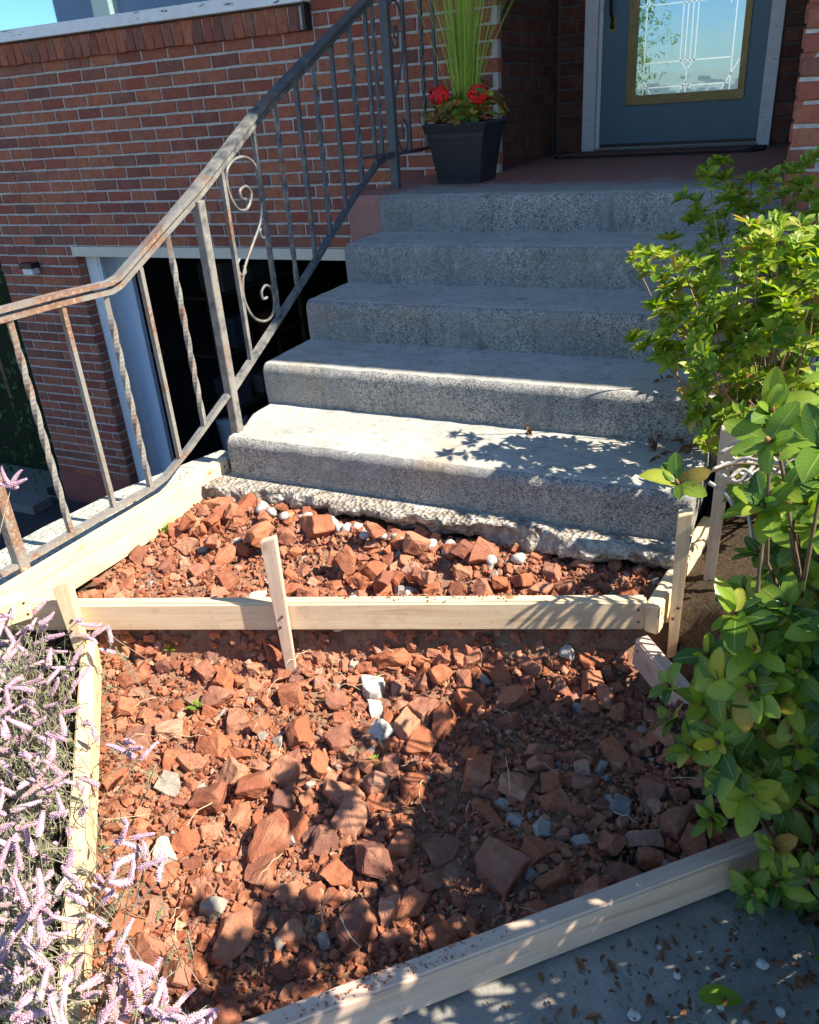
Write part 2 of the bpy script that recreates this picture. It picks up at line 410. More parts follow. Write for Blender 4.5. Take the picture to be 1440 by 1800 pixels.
AX, AY, BX, BY = .091, -.738, 1.53, -.22          # cross board, back edge of its top
CL = math.hypot(BX-AX, BY-AY)
def d_cross(x, y): return ((x-AX)*-(BY-AY)+(y-AY)*(BX-AX))/CL
CX0, CY0, CX1, CY1 = 1.107, -1.488, 1.858, -.763   # lower board line
def d_low(x, y): return ((x-CX0)*-(CY1-CY0)+(y-CY0)*(CX1-CX0))/math.hypot(CX1-CX0, CY1-CY0)
LX0, LY0, LX1, LY1 = .067, -.742, .858, -1.593     # lower left board line
def d_left(x, y): return ((x-LX0)*-(LY1-LY0)+(y-LY0)*(LX1-LX0))/math.hypot(LX1-LX0, LY1-LY0)
QX0, QY0, QX1, QY1 = 1.525, -.28, 2.1, -.9         # lower right board line
def d_right(x, y): return -((x-QX0)*-(QY1-QY0)+(y-QY0)*(QX1-QX0))/math.hypot(QX1-QX0, QY1-QY0)
def smooth(a, b, x):
    t = max(0, min(1, (x-a)/(b-a))); return t*t*(3-2*t)
def soil_z(x, y):
    dc = d_cross(x, y)
    up_ = -.150 + .03*smooth(.1, .5, dc)*smooth(1.0, .2, x) + .022*smooth(.5, 0, x)*smooth(.15, .45, dc)*smooth(-.10, -.22, y) + .056*smooth(-.28, -.12, y)
    lo_ = -.285 + .015*math.sin(x*9+1)*math.cos(y*8)
    lo_ += .032*smooth(-.10, -.01, dc)
    z = lo_+(up_-lo_)*smooth(-.03, .02, dc)
    if d_left(x, y) < -.02 and dc < 0: z = -.275
    if x > 1.58: z = z+(-.06-z)*smooth(1.58, 1.75, x)*smooth(-.9, -.3, y)
    if d_low(x, y) < -.012: z = -.40+.124*smooth(1.00, 1.12, ((x-CX0)*(CX1-CX0)+(y-CY0)*(CY1-CY0))/math.hypot(CX1-CX0, CY1-CY0)+.05*noise.noise(Vector((x*7, y*7, 4))))
    return z
# soil sheet
b = MB(); nx, ny = 150, 150
x0, x1, y0, y1 = -.12, 3.2, -2.6, 1.36
vs = []
for j in range(ny+1):
    for i in range(nx+1):
        x = x0+(x1-x0)*i/nx; y = y0+(y1-y0)*j/ny
        n = noise.noise(Vector((x*9, y*9, 0)))*.014+noise.noise(Vector((x*30, y*30, 3)))*.007
        z = soil_z(x, y)+n
        if y > .03 and x < 1.6: z = -.3
        vs.append((x, y, z))
fs = [(j*(nx+1)+i, j*(nx+1)+i+1, (j+1)*(nx+1)+i+1, (j+1)*(nx+1)+i) for j in range(ny) for i in range(nx)]
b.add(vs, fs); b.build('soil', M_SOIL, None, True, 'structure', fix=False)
# old concrete walk in front of the form
k = NT('dirty_old_walk'); p = k.pos(); a = k.noise(p, 7, 5, .65); a2 = k.noise(p, 70, 5, .8); a3 = k.noise(p, 24, 4, .7)
c = k.ramp(a, [(.3, (.20, .185, .16)), (.7, (.37, .35, .31))])
c = k.mix(k.ramp(a3, [(.58, (0, 0, 0)), (.68, (.8, .8, .8))]), c, (.10, .085, .07))
c = k.mix(k.ramp(a2, [(.60, (0, 0, 0)), (.70, (.7, .7, .7))]), c, (.08, .07, .06))
spk_ = k.vor(p, 190, 'F1', 'Distance'); c = k.mix(k.ramp(spk_, [(.1, (.35, .35, .35)), (.4, (0, 0, 0))]), c, (.10, .095, .09))
k.bump(a2, .7, .004); M_OLDC = k.fin(c, .9, .2)
dx, dy = (CX1-CX0), (CY1-CY0); L = math.hypot(dx, dy); dx /= L; dy /= L; nxl, nyl = dy, -dx
b = MB(); n = 40
vs = []
for j in range(n+1):
    for i in range(n+1):
        s = -1.4+3.0*i/n; t = .030+1.8*j/n
        x = CX0+dx*s+nxl*t; y = CY0+dy*s+nyl*t
        vs.append((x, y, -.300+.004*noise.noise(Vector((x*6, y*6, 1)))))
fs = [(j*(n+1)+i, (j+1)*(n+1)+i, (j+1)*(n+1)+i+1, j*(n+1)+i+1) for j in range(n) for i in range(n)]
b.add(vs, fs); b.build('old_walkway', M_OLDC, None, True, 'structure')

# retaining wall with sloped top beside the sunken driveway
wallr = thing('retaining_wall', 'concrete kerb wall with pebbled top under the iron railing, above the sunken driveway', 'wall', (-.16, -.5, -1.8))
k = NT('pebbled_kerb'); p = k.pos(); vc = k.vor(p, 120, 'F1', 'Color'); sp = k.n('ShaderNodeSeparateColor'); k.l(vc, sp.inputs[0])
a = k.noise(p, 9, 4); c = k.ramp(sp.outputs[0], [(0, (.20, .21, .18)), (.4, (.42, .42, .36)), (.8, (.56, .55, .48)), (1, (.30, .27, .22))])
c = k.mix(k.math('MULTIPLY', k.ramp(a, [(.45, (0, 0, 0)), (.65, (1, 1, 1))]), .5), c, (.30, .31, .25))
k.bump(k.vor(p, 120), .8, .004); M_KERB = k.fin(c, .9, .2)
b = MB(); ys = [-6, -2.2, -1.2, -.75, -.5, -.25, 0, .13]
for y in ys:
    zt = -.029+.0622*(y+.723); xr = -.084+.151*(y+.723)-.041
    xl = -.37+.225*(y+.69) if y < -.29 else (-.28+.4146*(y+.29) if y < -.085 else -.195+.5*(y+.085))
    if y < -.7: xl = -.37; xr = min(xr, -.125)
    if y < -1.0: zt = -.045; xr = -.17
    b.v += [(xl, y, -1.9), (xl, y, zt-.012), (xl+.012, y, zt), (xr, y, zt-.004), (xr, y, -1.9)]
for i in range(len(ys)-1):
    for j in range(4): b.f.append((i*5+j, i*5+j+1, (i+1)*5+j+1, (i+1)*5+j))
b.f.append((0, 1, 2, 3, 4)); e = (len(ys)-1)*5; b.f.append((e+4, e+3, e+2, e+1, e))
b.build('kerb_top', M_KERB, wallr)

# ================================================================== STEPS
ZS = [.1408, .2917, .4458, .600, .7483]; YS = [0, .346, .689, 1.035, 1.387]; XR = 1.60
stairs = thing('concrete_stairs', 'flight of five speckled grey concrete steps rising to the porch', 'stairs', (.8, .7, -.1))
def step_mesh(i):
    z1 = ZS[i]; z0 = ZS[i-1]-.004 if i else -.012
    yb = YS[i+1]+.02 if i < 4 else YS[i]+.10
    y = YS[i]; r = .030
    prof = [(y+.004, z0)]
    h = z1-r-z0
    for q in range(1, 7): prof.append((y+.003*(1-q/6), z0+h*q/6))
    for q in range(1, 5):
        a = math.pi/2*q/4; prof.append((y+r-r*math.cos(a), z1-r+r*math.sin(a)))
    for q in range(1, 8): prof.append((y+r+(yb-y-r)*q/7, z1))
    n = 130; vs = []; fs = []; mN = len(prof)
    for a in range(n+1):
        x = XR*a/n
        for (py, pz) in prof:
            nn = noise.noise(Vector((x*14, py*14, pz*14)))*.0025+noise.noise(Vector((x*50, py*50, pz*50)))*.0012
            xx, yy, zz = x, py, pz
            if i == 0:                                   # chipped left corner of the lowest step
                yl = .085+.05*smooth(.12, .30, py)*-1
                lim = .060-.045*smooth(.10, .24, py)
                xx = lim+(XR-lim)*a/n
            if a == 0: xx += .006+abs(nn)
            if py < y+r: yy = py+nn
            if pz > z1-r: zz = pz+nn
            vs.append((xx, yy, zz))
    for a in range(n):
        for q in range(mN-1):
            fs.append((a*mN+q, (a+1)*mN+q, (a+1)*mN+q+1, a*mN+q+1))
    # end caps
    e = len(vs)
    for a in (0, n):
        base = [a*mN+q for q in range(mN)]
        x = vs[base[0]][0]; vs.append((x, yb, z0)); idx = len(vs)-1
        fs.append(tuple(base+[idx]) if a == 0 else tuple(reversed(base+[idx])))
    b = MB(); b.add(vs, fs); return b
for i in range(5):
    o = step_mesh(i).build('step', M_CONC, stairs, True, fix=True)
    for pl in o.data.polygons:
        if abs(pl.normal.x) > .9: pl.use_smooth = False
# cheek below the stairs, on the garage side
b = MB()
prof = [(.27, -1.9), (.27, ZS[0]-.03)]
for i in range(4): prof += ([(YS[i]+.05, ZS[i]-.03)] if i else [])+[(YS[i+1]+.05, ZS[i]-.03)]
prof += [(YS[4]+.05, -1.9)]
n = len(prof)
b.v = [(.025, y, z) for y, z in prof]+[(1.585, y, z) for y, z in prof]
b.f = [tuple(range(n)), tuple(reversed(range(n, 2*n)))]+[(q, q+n, (q+1) % n+n, (q+1) % n) for q in range(n)]
b.build('stair_base', M_PALEC, stairs)
# ragged broken slab edge under the lowest step
b = MB(); n = 190; prof = 12; vs = []; fs = []
for a in range(n+1):
    s = a/n; x = -.055+1.66*s
    out = .078+.022*noise.noise(Vector((x*5, 1, 0)))+.018*noise.noise(Vector((x*17, 2, 0)))
    if x < .28: out += .03*smooth(.28, .05, x)
    th = .072+.02*noise.noise(Vector((x*4, 5, 0)))
    for q in range(prof+1):
        t = q/prof
        if t < .3: yy = .06-(.06+out)*(t/.3); zz = -.004
        else:
            u = (t-.3)/.7; yy = -out+.035*u*u+.012*math.sin(u*5+x*6); zz = -.004-th*u
        e = 1 if .2 < t else .25
        P_ = Vector((x*24, yy*24, zz*24))
        d = noise.noise(P_*.35)*.016+noise.noise(P_)*.011+noise.noise(P_*2.3)*.006+noise.noise(P_*6)*.003
        vs.append((x+d*.5, yy+d*e*1.1, zz+d*e*.8*(1 if t > .3 else .3)))
for a in range(n):
    for q in range(prof): fs.append((a*(prof+1)+q, (a+1)*(prof+1)+q, (a+1)*(prof+1)+q+1, a*(prof+1)+q+1))
b.add(vs, fs)
for a in (0, n):
    b.f.append(tuple(a*(prof+1)+q for q in range(prof+1)))
b.build('broken_slab_edge', M_BROKEN, stairs, True)

# ================================================================== HOUSE
house = thing('brick_house', 'red brick house with blue grey front door and open basement garage', 'house', (-1, 2.5, -1.8))
YW = 2.39; YD = 3.46; HB = .0726; MOD = .2063; ZP = .7483
def wall(name, lo, hi, mat=None): return boxpart(name, lo, hi, mat or M_MORTAR, house)
wall('front_wall', (-3.83, YW+.007, .347), (.218, YW+.24, 1.498))
wall('front_wall', (-.845, YW+.007, 1.498), (.218, YW+.24, 3.1))
wall('front_wall', (-3.83, YW+.007, 1.498), (-3.55, YW+.24, 3.1))
wall('front_wall', (-3.55, YW+.12, 1.498), (-.845, YW+.24, 1.64))
wall('front_wall', (-3.83, YW+.007, -1.53), (-3.037, YW+.24, .347))
wall('front_wall', (-.30, YW+.007, -1.9), (.218, YW+.24, .347))
wall('foundation', (-3.835, YW-.006, -1.95), (-3.030, YW+.25, -1.53), M_REDB)
wall('recess_wall', (.0, YW+.24, ZP), (.218, YD+.2, 3.1), M_DMORT)
wall('recess_wall', (.2185, YW+.054, ZP), (.2205, YD+.006, 3.1), M_DMORT)
wall('recess_wall', (.2185, YD+.007, ZP), (.395, YD+.2, 3.1), M_DMORT)
wall('recess_wall', (1.478, YD+.007, ZP), (1.95, YD+.2, 3.1), M_DMORT)
wall('wing_wall', (1.672, 1.407, -.4), (7.5, 1.65, 3.1))
wall('wing_wall', (1.672, 1.65, .2), (1.9, YD+.2, 3.1))
boxpart('side_wall', (-3.83, YW+.24, -1.9), (-3.6, 9, 3.1), M_BRICK, house)
boxpart('gable_fill', (.395, YD+.03, 2.82), (1.478, YD+.2, 3.1), M_TRIM, house)
# porch
boxpart('porch_slab', (-.20, YS[4]+.075, .30), (1.668, YD+.1, ZP), M_RED, house, .006)
boxpart('porch_base', (-.19, YS[4]+.09, -1.9), (1.66, YD+.1, .30), M_REDB, house)

# ---- bricks
def brick_mesh(l, h, d, seed):
    rd = random.Random(seed); j = lambda a: rd.uniform(-a, a)
    c = .004
    b = MB()
    def rect(ins, y, jit): return [(-l/2+ins+j(jit), y+j(jit*.4), -h/2+ins+j(jit)), (l/2-ins+j(jit), y+j(jit*.4), -h/2+ins+j(jit)),
                              (l/2-ins+j(jit), y+j(jit*.4), h/2-ins+j(jit)), (-l/2+ins+j(jit), y+j(jit*.4), h/2-ins+j(jit))]
    vs = rect(0, d, .0006)+rect(0, c, .0026)+rect(c*1.2, 0, .0022)
    fs = [(8, 9, 10, 11)]
    for a in (0, 4):
        for q in range(4): fs.append((a+q, a+(q+1) % 4, a+4+(q+1) % 4, a+4+q))
    b.add(vs, fs); return b.mesh('brick')
BR = [brick_mesh(MOD-.012, HB-.0125, .05, s) for s in range(8)]
HBR = [brick_mesh(MOD/2-.012, HB-.0125, .05, 50+s) for s in range(4)]
ROW = [brick_mesh(HB-.009, .122, .09, 90+s) for s in range(4)]
bricks = []      # (mesh, matrix)
def lay(origin, u, nrm, length, zs, off=0, seed=0, skip=None, dk=False):
    """running bond on a vertical face: origin corner, u along, nrm outward"""
    rd = random.Random(seed)
    u = Vector(u); nv = Vector(nrm)
    rot = Matrix((u, -nv, Vector((0, 0, 1)))).transposed().to_4x4()
    for ci, z in enumerate(zs):
        s = -(MOD/2 if (ci+off) % 2 else 0)
        while s < length-.02:
            a = max(0, s); e = min(length, s+MOD)
            if e-a > .04:
                if e >= length: e = length+.0085
                mid = (a+e)/2
                if not (skip and skip(mid, z)):
                    full = e-a > MOD*.75
                    me = rd.choice(BR if full else HBR)
                    sc = (e-a-.012)/((MOD if full else MOD/2)-.012)
                    M = Matrix.Translation(Vector(origin)+u*mid+Vector((0, 0, z))+nv*rd.uniform(-.0022, .0022)) @ rot @ Matrix.Rotation(rd.uniform(-.010, .010), 4, 'Y') @ Matrix.Diagonal((sc, 1, 1, 1))
                    bricks.append((me, M, dk))
            s += MOD
zl = .347
front = [zl+HB*(i+.5) for i in range(16)]
lay((-3.83, YW, 0), (1, 0, 0), (0, -1, 0), 4.052, front, 0, 1, None)
up_z = [zl+HB*(i+.5) for i in range(16, 24)]
lay((-.845, YW, 0), (1, 0, 0), (0, -1, 0), 1.065, up_z, 1, 2)
col_z = [zl-HB*(i+.5) for i in range(26)]
lay((-3.83, YW, 0), (1, 0, 0), (0, -1, 0), .79, col_z, 1, 3)
lay((-3.03, YW+.004, 0), (0, 1, 0), (1, 0, 0), .10, [z for z in col_z], 0, 31)
rec_z = [ZP+.004+HB*(i+.5) for i in range(17)]
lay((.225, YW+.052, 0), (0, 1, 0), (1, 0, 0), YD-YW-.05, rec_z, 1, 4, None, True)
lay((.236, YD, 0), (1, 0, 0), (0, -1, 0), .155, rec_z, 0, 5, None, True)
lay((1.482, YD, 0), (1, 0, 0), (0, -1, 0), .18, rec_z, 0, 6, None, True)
pier_z = [.30+HB*(i+.5) for i in range(20)]
lay((1.665, 1.40, 0), (1, 0, 0), (0, -1, 0), 1.0, pier_z, 0, 7)
lay((1.665, 2.6, 0), (0, -1, 0), (-1, 0, 0), 1.19, [ZP+.004+HB*(i+.5) for i in range(10)], 1, 8)
def pix(p):
    d = Vector(p)-CAM; z = d.dot(fwd)
    return (720+FOC*d.dot(r2)/z, 900-FOC*d.dot(u2)/z, z) if z > .1 else (-9999, -9999, 99)
def show_rank(it):
    p = it[1].translation; x, y, z = pix(p)
    hidden = (x > 1420 and y > 330) or (602 < x < 1200 and y > 335)
    off = x < -30 or x > 1470 or y < -25 or hidden
    return z+(100 if off else 0)
bricks.sort(key=show_rank)
DKM = {}
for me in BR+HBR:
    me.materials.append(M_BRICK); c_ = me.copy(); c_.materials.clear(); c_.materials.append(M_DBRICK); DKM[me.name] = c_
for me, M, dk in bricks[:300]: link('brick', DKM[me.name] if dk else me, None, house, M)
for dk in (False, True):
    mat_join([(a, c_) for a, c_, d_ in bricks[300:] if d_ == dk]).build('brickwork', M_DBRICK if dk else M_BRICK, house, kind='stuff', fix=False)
# rowlock course under the window, tilted a little
xx = -3.50; i = 0
while xx < -.87:
    me = ROW[i % 4]
    M = Matrix.Translation((xx, YW-.028, 1.560)) @ Matrix.Rotation(R_(-4), 4, 'X')
    link('rowlock_brick', me, M_BRICK, house, M); xx += HB+.0005; i += 1
boxpart('rowlock_bed', (-3.55, YW-.018, 1.505), (-.862, YW+.12, 1.618), M_MORTAR, house)

# ---- window
win = link('window', None, None, house); WM['window'] = Matrix.Identity(4)
boxpart('sill', (-3.54, YW-.075, 1.628), (-.848, YW+.10, 1.694), M_SILL, win, .006)
M_GL = mk_glass_reflect('window_glass', (.03, .05, .07), .72, (.55, .86, 1.0), .02, 1.2)
boxpart('pane', (-3.50, YW+.055, 1.70), (-.875, YW+.062, 3.0), M_GL, win)
b = MB()
b.box((-3.55, YW+.03, 1.695), (-3.50, YW+.12, 3.05)); b.box((-.875, YW+.03, 1.695), (-.848, YW+.12, 3.05)); b.box((-3.5, YW+.03, 3.0), (-.875, YW+.12, 3.05))
b.build('frame', M_TRIM, win)
boxpart('sill_end_cap', (-.866, YW-.06, 1.500), (-.848, YW+.004, 1.630), M_DARKM, win)

# ---- garage opening
boxpart('garage_lintel', (-3.04, YW-.012, .277), (-.19, YW+.24, .345), M_CREAM, house, .003)
jb = link('garage_jamb', None, None, house); WM['garage_jamb'] = Matrix.Identity(4)
boxpart('casing', (-3.026, YW+.085, -1.80), (-2.915, YW+.115, .276), M_TRIM, jb, .004)
boxpart('casing_bead', (-2.915, YW+.092, -1.80), (-2.895, YW+.125, .276), M_TRIM, jb, .003)
boxpart('jamb_board', (-2.960, YW+.125, -1.80), (-2.935, YW+.30, .276), M_TRIM, jb)
boxpart('door_track_post', (-2.935, YW+.26, -1.80), (-2.79, YW+.30, .276), mk_flat('track_blue', (.66, .74, .84), .5, .4, 0, .05), jb)
# garage interior
boxpart('garage_floor', (-4.2, YW+.1, -1.86), (1.2, 8.5, -1.80), M_ASPH, house)
boxpart('garage_back_wall', (-4.2, 8.4, -1.8), (1.2, 8.5, .6), M_DARK, house)
boxpart('garage_ceiling', (-4.2, YW+.26, .42), (1.2, 8.5, .5), M_DARK, house)
boxpart('garage_side_wall', (-3.6, YW+.24, -1.8), (-3.5, 8.5, .5), M_DARK, house)
boxpart('garage_side_wall', (.9, YW+.24, -1.8), (1.0, 8.5, .5), M_DARK, house)
# ---- roof
rf = MB(); rf.box((-4.6, .635, 3.10), (8.2, 9.6, 3.16)); rf.build('roof_soffit', M_SOFFIT, house)
rf = MB()
rf.v = [(-4.7, .635, 3.161), (8.3, .635, 3.161), (8.3, 5.4, 4.9), (-4.7, 5.4, 4.9), (-4.7, 9.7, 3.161), (8.3, 9.7, 3.161)]
rf.f = [(0, 1, 2, 3), (3, 2, 5, 4), (0, 3, 4), (1, 5, 2), (0, 4, 5, 1)]
rf.build('roof', M_ROOF, house)

# ---- door
def epart(name, parent):
    o = link(name, None, None, parent); WM[o.name] = Matrix.Identity(4); return o
door = boxpart('front_door', (.492, YD+.03, .775), (1.408, YD+.075, 2.80), M_DOOR, house, .003)
cs = epart('door_casing', house)
boxpart('casing_board', (.392, YD-.022, .752), (.470, YD+.09, 2.9), M_WHITE, cs, .003)
boxpart('casing_board', (1.4095, YD-.022, .752), (1.480, YD+.09, 2.9), M_WHITE, cs, .003)
boxpart('casing_head', (.470, YD-.02, 2.81), (1.422, YD+.09, 2.9), M_WHITE, cs, .003)
boxpart('door_stop', (.470, YD+.02, .775), (.491, YD+.09, 2.81), M_WHITE, cs)
boxpart('threshold', (.470, YD-.05, .7485), (1.422, YD+.08, .771), mk_flat('threshold_metal', (.20, .20, .19), .5, .5, .3), cs, .003)
boxpart('door_sweep', (.495, YD+.026, .776), (1.405, YD+.031, .795), M_DARKM, door)
gx0, gx1, gz0, gz1 = .698, 1.275, 1.056, 2.60
fr = MB()
for lo, hi in (((gx0-.055, gz0-.05), (gx1+.035, gz0)), ((gx0-.055, gz1), (gx1+.035, gz1+.05)), ((gx0-.055, gz0), (gx0, gz1)), ((gx1, gz0), (gx1+.035, gz1))):
    fr.box((lo[0], YD+.012, lo[1]), (hi[0], YD+.031, hi[1]))
fr.build('glass_frame', M_BRASS, door)
M_DG = mk_glass_reflect('door_glass', (.10, .17, .22), .58, (.38, .60, .78), .09, 7)
boxpart('pane', (gx0, YD+.022, gz0), (gx1, YD+.028, gz1), M_DG, door)
cm = MB()
def came(x0, z0, x1, z1, wd=.0065):
    cm.bar([(x0, YD+.020, z0), (x1, YD+.020, z1)], wd, .006, side=(math.copysign(1, 1)*(z1-z0), 0, -(x1-x0)))
xc = .986
came(gx0+.045, gz0+.036, gx1-.045, gz0+.036); came(gx0+.045, gz0+.165, gx1-.045, gz0+.165)
came(gx0, gz0+.455, gx1, gz0+.455)
came(gx0+.045, gz0, gx0+.045, gz1); came(gx1-.045, gz0, gx1-.045, gz1)
for s in (-1, 1):
    came(xc+s*.040, gz0+.17, xc+s*.040, gz0+.52); came(xc+s*.014, gz0+.15, xc+s*.014, gz0+.545)
    came(xc+s*.040, gz0+.17, xc, gz0+.115); came(xc+s*.040, gz0+.52, xc, gz0+.575)
    came(xc, gz0+.575, xc+s*.09, gz0+.68); came(xc+s*.030, gz0+.018, xc, gz0+.055)
    came(xc+s*(gx1-gx0)/2*.985, gz0+.15, xc+s*.20, gz0+.004); came(xc+s*(gx1-gx0)/2*.985, gz0+.60, xc+s*.21, gz0+.43)
came(xc, gz0+.115, xc, gz0)
cm.build('came', M_LEAD, door)
hd = MB(); hd.tube([(.546, YD+.022, 1.46), (.546, YD-.03, 1.49), (.546, YD-.045, 1.56), (.546, YD-.045, 1.66), (.546, YD-.02, 1.72)], [.007, .008, .010, .010, .008], 8)
hd.tube([(.546, YD+.02, 1.425), (.546, YD+.008, 1.43), (.546, YD+.004, 1.46)], [.012, .012, .008], 8)
h_ = hd.build('handle', M_DARKM, door, True)
b = MB(); b.add([(.528, YD+.024, 1.41), (.546, YD+.024, 1.385), (.564, YD+.024, 1.41), (.564, YD+.024, 1.47), (.546, YD+.024, 1.495), (.528, YD+.024, 1.47)]+
                [(.528, YD+.031, 1.41), (.546, YD+.031, 1.385), (.564, YD+.031, 1.41), (.564, YD+.031, 1.47), (.546, YD+.031, 1.495), (.528, YD+.031, 1.47)],
      [(0,1,2,3,4,5)]+[(q, (q+1) % 6, (q+1) % 6+6, q+6) for q in range(6)])
b.build('handle_plate', M_BRASS, door)

# ---- wall lamp on the garage pier
lamp = thing('wall_lamp', 'small dark box lamp with white underside on the brick beside the garage', 'lamp', (-3.47, YW, .19))
boxpart('lamp_housing', (-3.535, YW-.085, .195), (-3.405, YW-.003, .232), M_DARKM, lamp, .004)
boxpart('lamp_lens', (-3.520, YW-.075, .150), (-3.420, YW-.004, .194), mk_flat('lamp_lens', (.72, .74, .74), .3, .5), lamp, .006)
# kerb at the driveway end, hedge beyond it
tag(boxpart('driveway_kerb', (-6.5, 2.05, -1.80), (-3.86, 2.25, -1.72), mk_flat('old_kerb', (.17, .165, .15), .9)), 'low pale concrete kerb at the far corner of the driveway', 'kerb')

# ---- neighbour across the street (seen mirrored in the window and door glass)
nb = thing('neighbour_house', 'grey house across the street mirrored in the window glass', 'house', (-17, -16.5, -1.86))
boxpart('wall', (-21.4, -20, -1.86), (-12.8, -16, 6.5), mk_flat('mauve_siding', (.20, .21, .30), .7), nb)
boxpart('chimney', (-19.4, -16.0, -1.86), (-18.75, -15.6, 7.5), mk_flat('pale_chimney', (.55, .50, .44), .9), nb)
b = MB(); b.v = [(-21.9, -20.4, 6.5), (-12.3, -20.4, 6.5), (-12.3, -15.6, 6.5), (-21.9, -15.6, 6.5), (-21.9, -18, 8.6), (-12.3, -18, 8.6)]
b.f = [(0, 3, 2, 1), (0, 1, 5, 4), (2, 3, 4, 5), (0, 4, 3), (1, 2, 5)]; b.build('roof', M_ROOF, nb)
# ================================================================== IRON RAILING
rail = thing('iron_railing', 'weathered wrought iron stair railing with twisted balusters and scrolls', 'railing', (.07, .06, .135))
TOP = [(-.165,-.86,.707),(-.11,-.586,.710),(-.079,-.419,.713),(-.045,-.255,.712),(-.036,-.225,.722),(.016,-.084,.824),(.069,.07,.933),(.033,.479,1.121),(-.009,.951,1.304),(-.059,1.519,1.513),(-.079,1.743,1.600)]
BOTL = [(-.149,-.802,.014),(-.134,-.715,.020),(-.107,-.571,.032),(-.079,-.416,.046),(-.052,-.272,.055),(-.036,-.215,.072),(.001,-.123,.138),(.066,.05,.278)]
BOTU = [(.070,.075,.288),(.035,.452,.436),(.001,.833,.592),(-.033,1.216,.761),(-.061,1.52,.872),(-.072,1.655,.893),(-.079,1.728,.893)]
def off(pts, d): return [(x, y, z+d) for x, y, z in pts]
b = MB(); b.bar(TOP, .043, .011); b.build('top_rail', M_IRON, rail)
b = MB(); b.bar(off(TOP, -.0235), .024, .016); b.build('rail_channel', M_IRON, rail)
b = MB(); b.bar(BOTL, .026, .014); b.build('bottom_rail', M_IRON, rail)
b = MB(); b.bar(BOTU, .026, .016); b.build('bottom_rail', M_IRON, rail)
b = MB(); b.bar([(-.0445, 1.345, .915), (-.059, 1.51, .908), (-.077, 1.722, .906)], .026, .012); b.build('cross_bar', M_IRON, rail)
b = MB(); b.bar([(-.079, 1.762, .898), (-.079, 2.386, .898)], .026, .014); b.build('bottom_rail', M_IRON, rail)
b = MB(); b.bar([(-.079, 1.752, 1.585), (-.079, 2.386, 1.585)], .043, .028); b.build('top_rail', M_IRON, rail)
def topz(y):
    for (a, p) in zip(TOP, TOP[1:]):
        if a[1] <= y <= p[1]: return a[2]+(p[2]-a[2])*(y-a[1])/(p[1]-a[1])
    return TOP[-1][2]
def sq_post(name, x, y, z0, z1, s):
    b = MB(); b.box((x-s/2, y-s/2, z0), (x+s/2, y+s/2, z1)); me = b.mesh(name)
    bm = bmesh.new(); bm.from_mesh(me); bmesh.ops.bevel(bm, geom=[e for e in bm.edges], offset=.003, segments=1, affect='EDGES'); bm.to_mesh(me); bm.free()
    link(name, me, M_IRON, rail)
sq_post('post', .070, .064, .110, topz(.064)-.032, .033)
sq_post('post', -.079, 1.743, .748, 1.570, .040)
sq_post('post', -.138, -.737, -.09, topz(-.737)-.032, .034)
def baluster(x, y, z0, tw, s=.0165, z1=None):
    z1 = (topz(y)-.030) if z1 is None else z1
    b = MB(); n = 44 if tw else 2
    L = z1-z0; pts = []; 
    bb = len(b.v)
    for i in range(n+1):
        t = i/n; a = math.pi/4
        if tw: a += max(0, min(1, (t-.10)/.80))*L/.115*math.pi/2*1.2
        for k in range(4):
            b.v.append((x+math.cos(a+k*math.pi/2)*s*.707, y+math.sin(a+k*math.pi/2)*s*.707, z0+L*t))
    for i in range(n):
        for k in range(4): b.f.append((i*4+k, i*4+(k+1) % 4, (i+1)*4+(k+1) % 4, (i+1)*4+k))
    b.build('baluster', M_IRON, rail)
for x, y, z, tw in [(-.107,-.569,.034,1),(-.078,-.414,.048,0),(-.052,-.271,.056,1),(-.011,-.155,.122,0),(.028,-.051,.200,1),(.056,.22,.350,0),(.035,.454,.440,0),
                    (.020,.627,.512,1),(.004,.805,.584,0),(-.010,.964,.652,1),(-.026,1.141,.730,0),(-.043,1.335,.812,1),(-.059,1.514,.874,0),(-.066,1.597,.912,1)]:
    baluster(x, y, z, tw, .019 if y > 1.3 and y < 1.4 else .0150)
baluster(-.079, 1.93, .905, 0, .0155, 1.572); baluster(-.079, 2.13, .905, 1, .0155, 1.572); baluster(-.079, 2.28, .905, 0, .0155, 1.572)
def catmull(P, n=6):
    P = [Vector(p) for p in P]; out = []
    for i in range(len(P)-1):
        a = P[max(i-1, 0)]; b_ = P[i]; c_ = P[i+1]; d = P[min(i+2, len(P)-1)]
        for q in range(n):
            t = q/n
            out.append(.5*((2*b_)+(c_-a)*t+(2*a-5*b_+4*c_-d)*t*t+(3*b_-a-3*c_+d)*t**3))
    out.append(P[-1]); return out
SC = [(.043,.350,.866),(.045,.322,.872),(.047,.318,.898),(.043,.362,.905),(.041,.385,.875),(.044,.345,.836),(.050,.285,.845),(.054,.246,.900),(.053,.253,.960),(.048,.303,.991),(.042,.377,.995),(.036,.436,.967),(.034,.458,.910),(.034,.452,.851),(.037,.420,.782),(.043,.355,.726),(.050,.282,.664),(.054,.243,.607),(.054,.241,.545),(.050,.282,.483),(.043,.350,.452),(.037,.412,.458),(.035,.440,.500),(.036,.435,.546),(.040,.395,.570),(.043,.360,.556),(.043,.362,.530),(.041,.390,.528)]
def scroll(pts, r=.0052):
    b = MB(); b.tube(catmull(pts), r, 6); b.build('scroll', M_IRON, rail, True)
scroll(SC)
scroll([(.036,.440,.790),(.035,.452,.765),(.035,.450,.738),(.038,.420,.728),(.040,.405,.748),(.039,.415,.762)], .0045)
scroll([(.053,.250,.690),(.056,.225,.668),(.054,.245,.636),(.050,.275,.640),(.050,.272,.662)], .0045)
